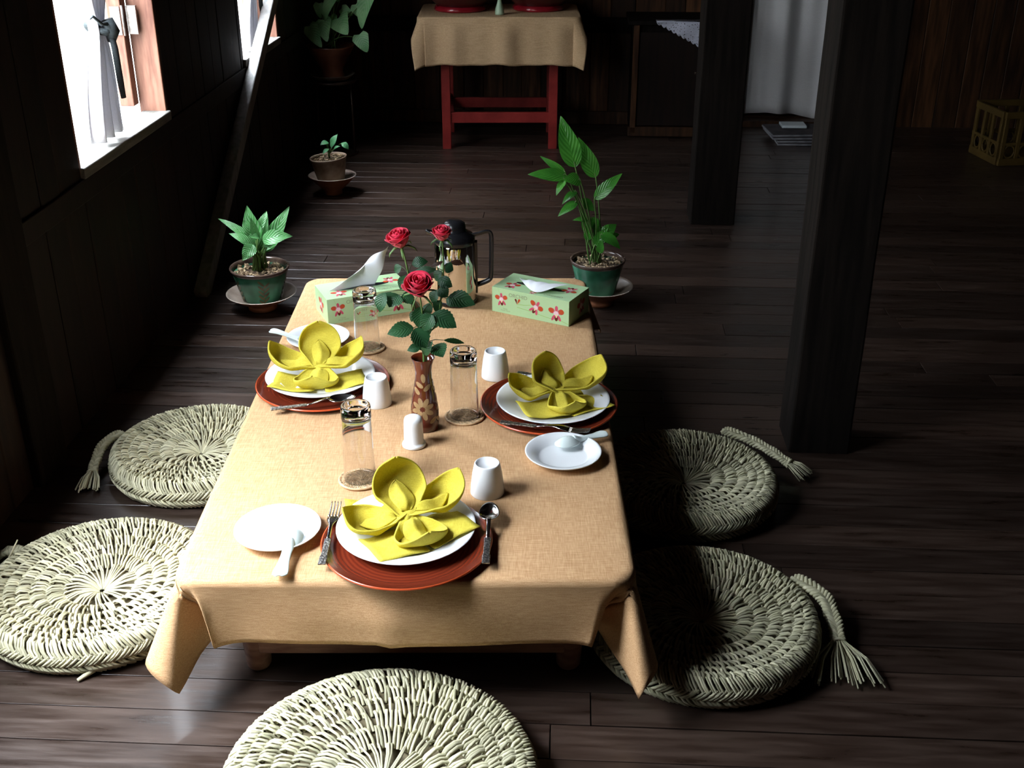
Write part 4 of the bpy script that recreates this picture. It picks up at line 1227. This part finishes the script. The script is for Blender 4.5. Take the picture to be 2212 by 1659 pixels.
root = thing('potted_plant', 'heart-leaved plant in a flared brown pot on the iron stand', 'potted plant', (SX, SY, SH + .010))
M_tdark = mat('dark_terracotta', (.10, .030, .014), (.17, .06, .03), rough=.35, scale=14)
mb = MB(); mb.lathe([(0, .001), (.056, .001), (.060, .012), (.054, .03), (.058, .05), (.077, .085), (.100, .125), (.113, .148), (.116, .155), (.110, .156), (.10, .138), (0, .135)], 56)
mb.build('pot', M_tdark, root)
mb = MB(); mb.lathe([(0, .142), (.101, .137)], 32); mb.build('soil', M_earth, root)
o = root.location
HFS = [((722, -12), (699, 46), 30, -.02, -.04), ((733, 42), (750, 74), 42, -.03, -.10), ((700, 47), (706, 90), 34, -.02, -.08), ((672, 60), (694, 102), 30, -.04, -.10), ((680, 50), (684, 66), 20, .0, -.02), ((716, 36), (722, 60), 22, .02, .0),
       ((796, -10), (779, 63), 36, -.02, -.04), ((770, 12), (782, 40), 26, .02, .0), ((778, 78), (793, 113), 32, -.04, -.06), ((740, 20), (762, 33), 20, .05, .04), ((690, 10), (692, 40), 22, .04, .04), ((705, -60), (690, -10), 34, .0, -.02), ((760, -55), (772, -5), 36, .02, .0), ((735, -40), (728, 5), 30, .04, .02)]
for (bx, by), (tx, ty), wpx, d0, d1 in HFS:
    B, T = pl(bx, by, o.y + d0), pl(tx, ty, o.y + d1)
    leaf(B - (T - B) * .1, T, wpx * 6.1 / FPX, root, M_hleaf, nrm=(random.uniform(-.5, .1), -.7, .5), arch=.08, fold=.12, shape='heart', curl=.05)
mb = MB()
for (bx, by), (tx, ty), wpx, d0, d1 in HFS:
    q = pl(bx, by + 4, o.y + d0); f = random.Random(bx)
    e = Vector((f.uniform(-.05, .05), f.uniform(-.04, .04), .138)); m1 = (e + q) / 2 + Vector((0, .01, .03))
    mb.tube([crom([tuple(e), tuple(m1), tuple(q)], i / 10) for i in range(11)], .0022, 6); mb.build('stalk', M_stem, root); mb = MB()

# ------------------------------------------------------------------ red side table
RX0, RX1, RY0, RY1, RH = -.340, .245, 5.775, 6.18, .655
rt_ = thing('red_side_table', 'small red painted table standing against the back wall', 'table', ((RX0 + RX1) / 2, (RY0 + RY1) / 2, 0))
hw, hd = (RX1 - RX0) / 2, (RY1 - RY0) / 2
for sx in (-1, 1):
    for sy in (-1, 1):
        mb = MB(); mb.box((sx * (hw - .022), sy * (hd - .022), (RH - .02) / 2), (.044, .044, RH - .02)); mb.build('leg', M_redpaint, rt_, bevel=.002)
mb = MB(); mb.box((0, 0, RH - .012), (.765, .47, .022)); mb.build('tabletop', M_redpaint, rt_, bevel=.003)
for sy in (-1, 1):
    mb = MB(); mb.box((0, sy * (hd - .020), .158), (2 * hw - .086, .022, .052)); mb.build('stretcher', M_redpaint, rt_, bevel=.002)
    mb = MB(); mb.box((0, sy * (hd - .020), RH - .07), (2 * hw - .086, .02, .09)); mb.build('apron', M_redpaint, rt_, bevel=.002)
for sx in (-1, 1):
    mb = MB(); mb.box((sx * (hw - .022), 0, .190), (.022, 2 * hd - .086, .045)); mb.build('stretcher', M_redpaint, rt_, bevel=.002)
def rw(x, k):
    return .012 + .009 * sin(x * 26 + 1) + .006 * sin(x * 47) + .004 * sin(x * 11 + 2)
rc = [(.10, .0), (.22, .05), (.40, .10), (.30, .20), (.10, .15), (.0, .05)]
cl2 = drape('tablecloth', .785, .48, .235, .085, [rc, rc, rc, rc], M_cloth2, rw, 5, rad=.008, crad=.03, loc=((RX0 + RX1) / 2, (RY0 + RY1) / 2, RH + .001), step=.014)
tag(cl2, 'beige cloth hanging in soft folds over the small red table', 'tablecloth')
M_lacq = mat('crimson_lacquer', (.30, .012, .022), (.22, .008, .016), rough=.2, scale=8, coat=.4)
M_lacqd = mat('dark_maroon_lacquer', (.06, .008, .008), rough=.3)
def offering(x, y, R, label):
    t = thing('lacquer_bowl', label, 'bowl', (x, y, RH + .0035), 0, 'covered red lacquer vessels on the side table')
    mb = MB(); mb.lathe([(0, 0), (R * .80, 0), (R * .84, .006), (R * .80, .018), (R * .74, .026), (0, .026)], 56); mb.build('foot', M_lacq, t)
    mb = MB(); mb.lathe([(R * .72, .024), (R * .80, .034), (R * .95, .06), (R, .085), (R * .97, .09), (0, .09)], 56); mb.build('bowl', M_lacqd, t)
    mb = MB(); mb.lathe([(R * .98, .09), (R * .97, .10), (R * .80, .14), (R * .45, .18), (R * .15, .20), (R * .10, .22), (R * .14, .235), (R * .06, .25), (0, .252)], 56); mb.build('lid', M_lacq, t)
offering(-.245, 5.985, .160, 'crimson lacquer vessel on the left half of the red side table')
offering(.150, 6.01, .160, 'crimson lacquer vessel on the right half of the red side table')
t = thing('small_bottle', 'small pale green bottle between the two lacquer vessels', 'bottle', (-.046, 5.81, RH + .0035))
mb = MB(); mb.lathe([(0, 0), (.021, 0), (.0225, .003), (.0215, .012), (.020, .030), (.013, .052), (.0095, .066), (.0105, .075), (.008, .076), (0, .07)], 24)
mb.build('bottle_body', mat('celadon_glass', (.36, .52, .36), (.46, .60, .44), rough=.25, scale=20), t)

# ------------------------------------------------------------------ right-hand background
# dark cabinet with lace cloth
cab = thing('wooden_cabinet', 'low dark cabinet at the back wall, partly hidden by the far post', 'cabinet', (.86, 6.17, 0), -RA)
mb = MB(); mb.box((0, .02, .30), (.42, .30, .56)); mb.build('carcass', M_post, cab, bevel=.004)
mb = MB(); mb.box((0, -.14, .03), (.44, .03, .05)); mb.box((.195, -.14, .30), (.03, .03, .56)); mb.box((-.195, -.14, .30), (.03, .03, .56)); mb.build('face_frame', M_wallw, cab, bevel=.003)
mb = MB(); mb.box((0, .01, .59), (.48, .36, .022)); mb.build('cabinet_top', M_post, cab, bevel=.003)
mb = MB(); mb.box((0, -.138, .30), (.35, .014, .48)); dr = mb.build('door', M_wall, cab, bevel=.003)
mb = MB(); mb.lathe([(0, 0), (.008, 0), (.010, .012), (.006, .018), (0, .019)], 16, M=Matrix.Translation((.12, -.145, .34)) @ Matrix.Rotation(pi / 2, 4, 'X')); mb.build('knob', M_iron, dr)
lc = MB()
p = [P(1430, 46, 6.0), P(1526, 45, 6.0), P(1526, 116, 6.0)]
def lace(a, b):   # triangular corner of a lace cloth hanging over the cabinet front
    # a along the edge 0..1, b from top edge downwards
    topx = .0; tx = -.10 + .28 * a
    depth = .006 + .145 * a ** 1.05
    sc = .010 * abs(sin(a * pi * 11)) if b > .99 else 0
    yy = -.186 - .005 - .004 * sin(a * 12 + b * 3)
    z = .603 - (depth + sc) * b
    if b < .01: yy += .05
    return (tx, yy, z)
lc.grid(lace, 67, 12)
lo = lc.build('lace_cloth', M_lace, None, (.86, 6.17, 0), (0, 0, -RA), solid=.0012)
tag(lo, 'white scalloped lace cloth hanging over the dark cabinet\'s edge', 'cloth')
# holes in the lace through the material
nt = M_lace.node_tree
vo = nt.nodes.new('ShaderNodeTexVoronoi'); vo.inputs['Scale'].default_value = 110
tcx = nt.nodes.new('ShaderNodeTexCoord'); nt.links.new(tcx.outputs['Object'], vo.inputs['Vector'])
gt = nt.nodes.new('ShaderNodeMath'); gt.operation = 'GREATER_THAN'; gt.inputs[1].default_value = .26
nt.links.new(vo.outputs['Distance'], gt.inputs[0]); nt.links.new(gt.outputs[0], nt.nodes['Principled BSDF'].inputs['Alpha'])

# hanging white sheet in the doorway
def sheet(a, b):
    k = a * 2 - 1; z = .035 + 1.95 * b
    zb = .030 * sin(a * 4.0 + .3) * (1 - b) ** 8 * .9
    return (k * .275 + .004 * sin(z * 3), .022 * sin(a * 13 + .5 * z) * (.5 + .5 * (1 - b)) + .010 * sin(a * 27 + z), z + zb)
mb = MB(); mb.grid(sheet, 60, 30)
q = mb.build('door_curtain', M_sheet, None, room(2.505, VB + .045), (0, 0, -RA), solid=.0015)
tag(q, 'greyish white sheet hanging in the far doorway', 'curtain')

# stack of folded striped mats on the floor before the doorway
M_mat1 = mat('grey_white_mat', (.17, .17, .19), (.30, .30, .33), rough=.7, scale=18)
M_mat2 = mat('dark_mat', (.03, .025, .03), (.06, .05, .055), rough=.8, scale=18)
for i in range(4):
    mb = MB()
    hx, hy = .20 - .012 * (i % 2), .12
    def slabf(a, b, i=i, hx=hx, hy=hy):
        return (0, 0, 0)
    mb.box((0, 0, .0045), (hx * 2, hy * 2, .009)); mb.box((0, 0, .0110), (hx * 1.97, hy * 1.96, .004), mat=1)
    o_ = mb.build('folded_mat', [M_mat1, M_mat2], None, (1.60 - .016 * i, 5.95 + .012 * i, .0005 + i * .0136), (0, 0, -.05 + .03 * i), bevel=.002)
    tag(o_, ['lowest grey mat of the stack by the hanging sheet', 'second grey mat from the floor in the stack by the hanging sheet', 'third grey mat from the floor in the stack by the hanging sheet', 'topmost grey mat of the stack by the hanging sheet'][i], 'mat', 'folded mats stacked before the doorway')
t = MB(); t.box((0, 0, .008), (.13, .10, .014))
o_ = t.build('shiny_tray', mat('glossy_blue_white', (.62, .70, .74), rough=.08), None, (1.51, 6.03, .0565), (0, 0, -.04), bevel=.003)
tag(o_, 'small glossy pale tray on top of the stacked mats', 'tray')

# yellow plastic crate at the right edge
M_yel = mat('yellow_brown_plastic', (.09, .055, .012), (.13, .08, .018), rough=.5, scale=12)
cr_ = thing('plastic_crate', 'yellowish slotted plastic crate on the floor at the right edge', 'crate', (2.56, 5.60, 0), .12)
W_, D_, H_ = .40, .28, .26
mb = MB()
mb.box((0, 0, .01), (W_, D_, .02))
mb.build('base', M_yel, cr_, bevel=.004)
def crate_side(ln, M0):
    m = MB()
    m.box((0, 0, .018), (ln, .016, .036), M0); m.box((0, 0, H_ - .016), (ln, .018, .032), M0); m.box((0, 0, .105), (ln, .012, .014), M0)
    n = max(3, int(ln / .075))
    for i in range(n + 1):
        m.box((-ln / 2 + .012 + (ln - .024) * i / n, 0, H_ / 2), (.020, .014, H_ - .05), M0)
    for i in range(n):
        cx = -ln / 2 + .012 + (ln - .024) * (i + .5) / n
        ring = [M0 @ Vector((cx + .026 * cos(a), 0, .068 + .030 * sin(a))) for a in [2 * pi * k / 20 for k in range(21)]]
        m.tube(ring, .005, 6)
    m.build('side_panel', M_yel, cr_, bevel=.003)
crate_side(W_, Matrix.Translation((0, -D_ / 2, 0))); crate_side(W_, Matrix.Translation((0, D_ / 2, 0)))
crate_side(D_ - .02, Matrix.Translation((-W_ / 2, 0, 0)) @ Matrix.Rotation(pi / 2, 4, 'Z')); crate_side(D_ - .02, Matrix.Translation((W_ / 2, 0, 0)) @ Matrix.Rotation(pi / 2, 4, 'Z'))
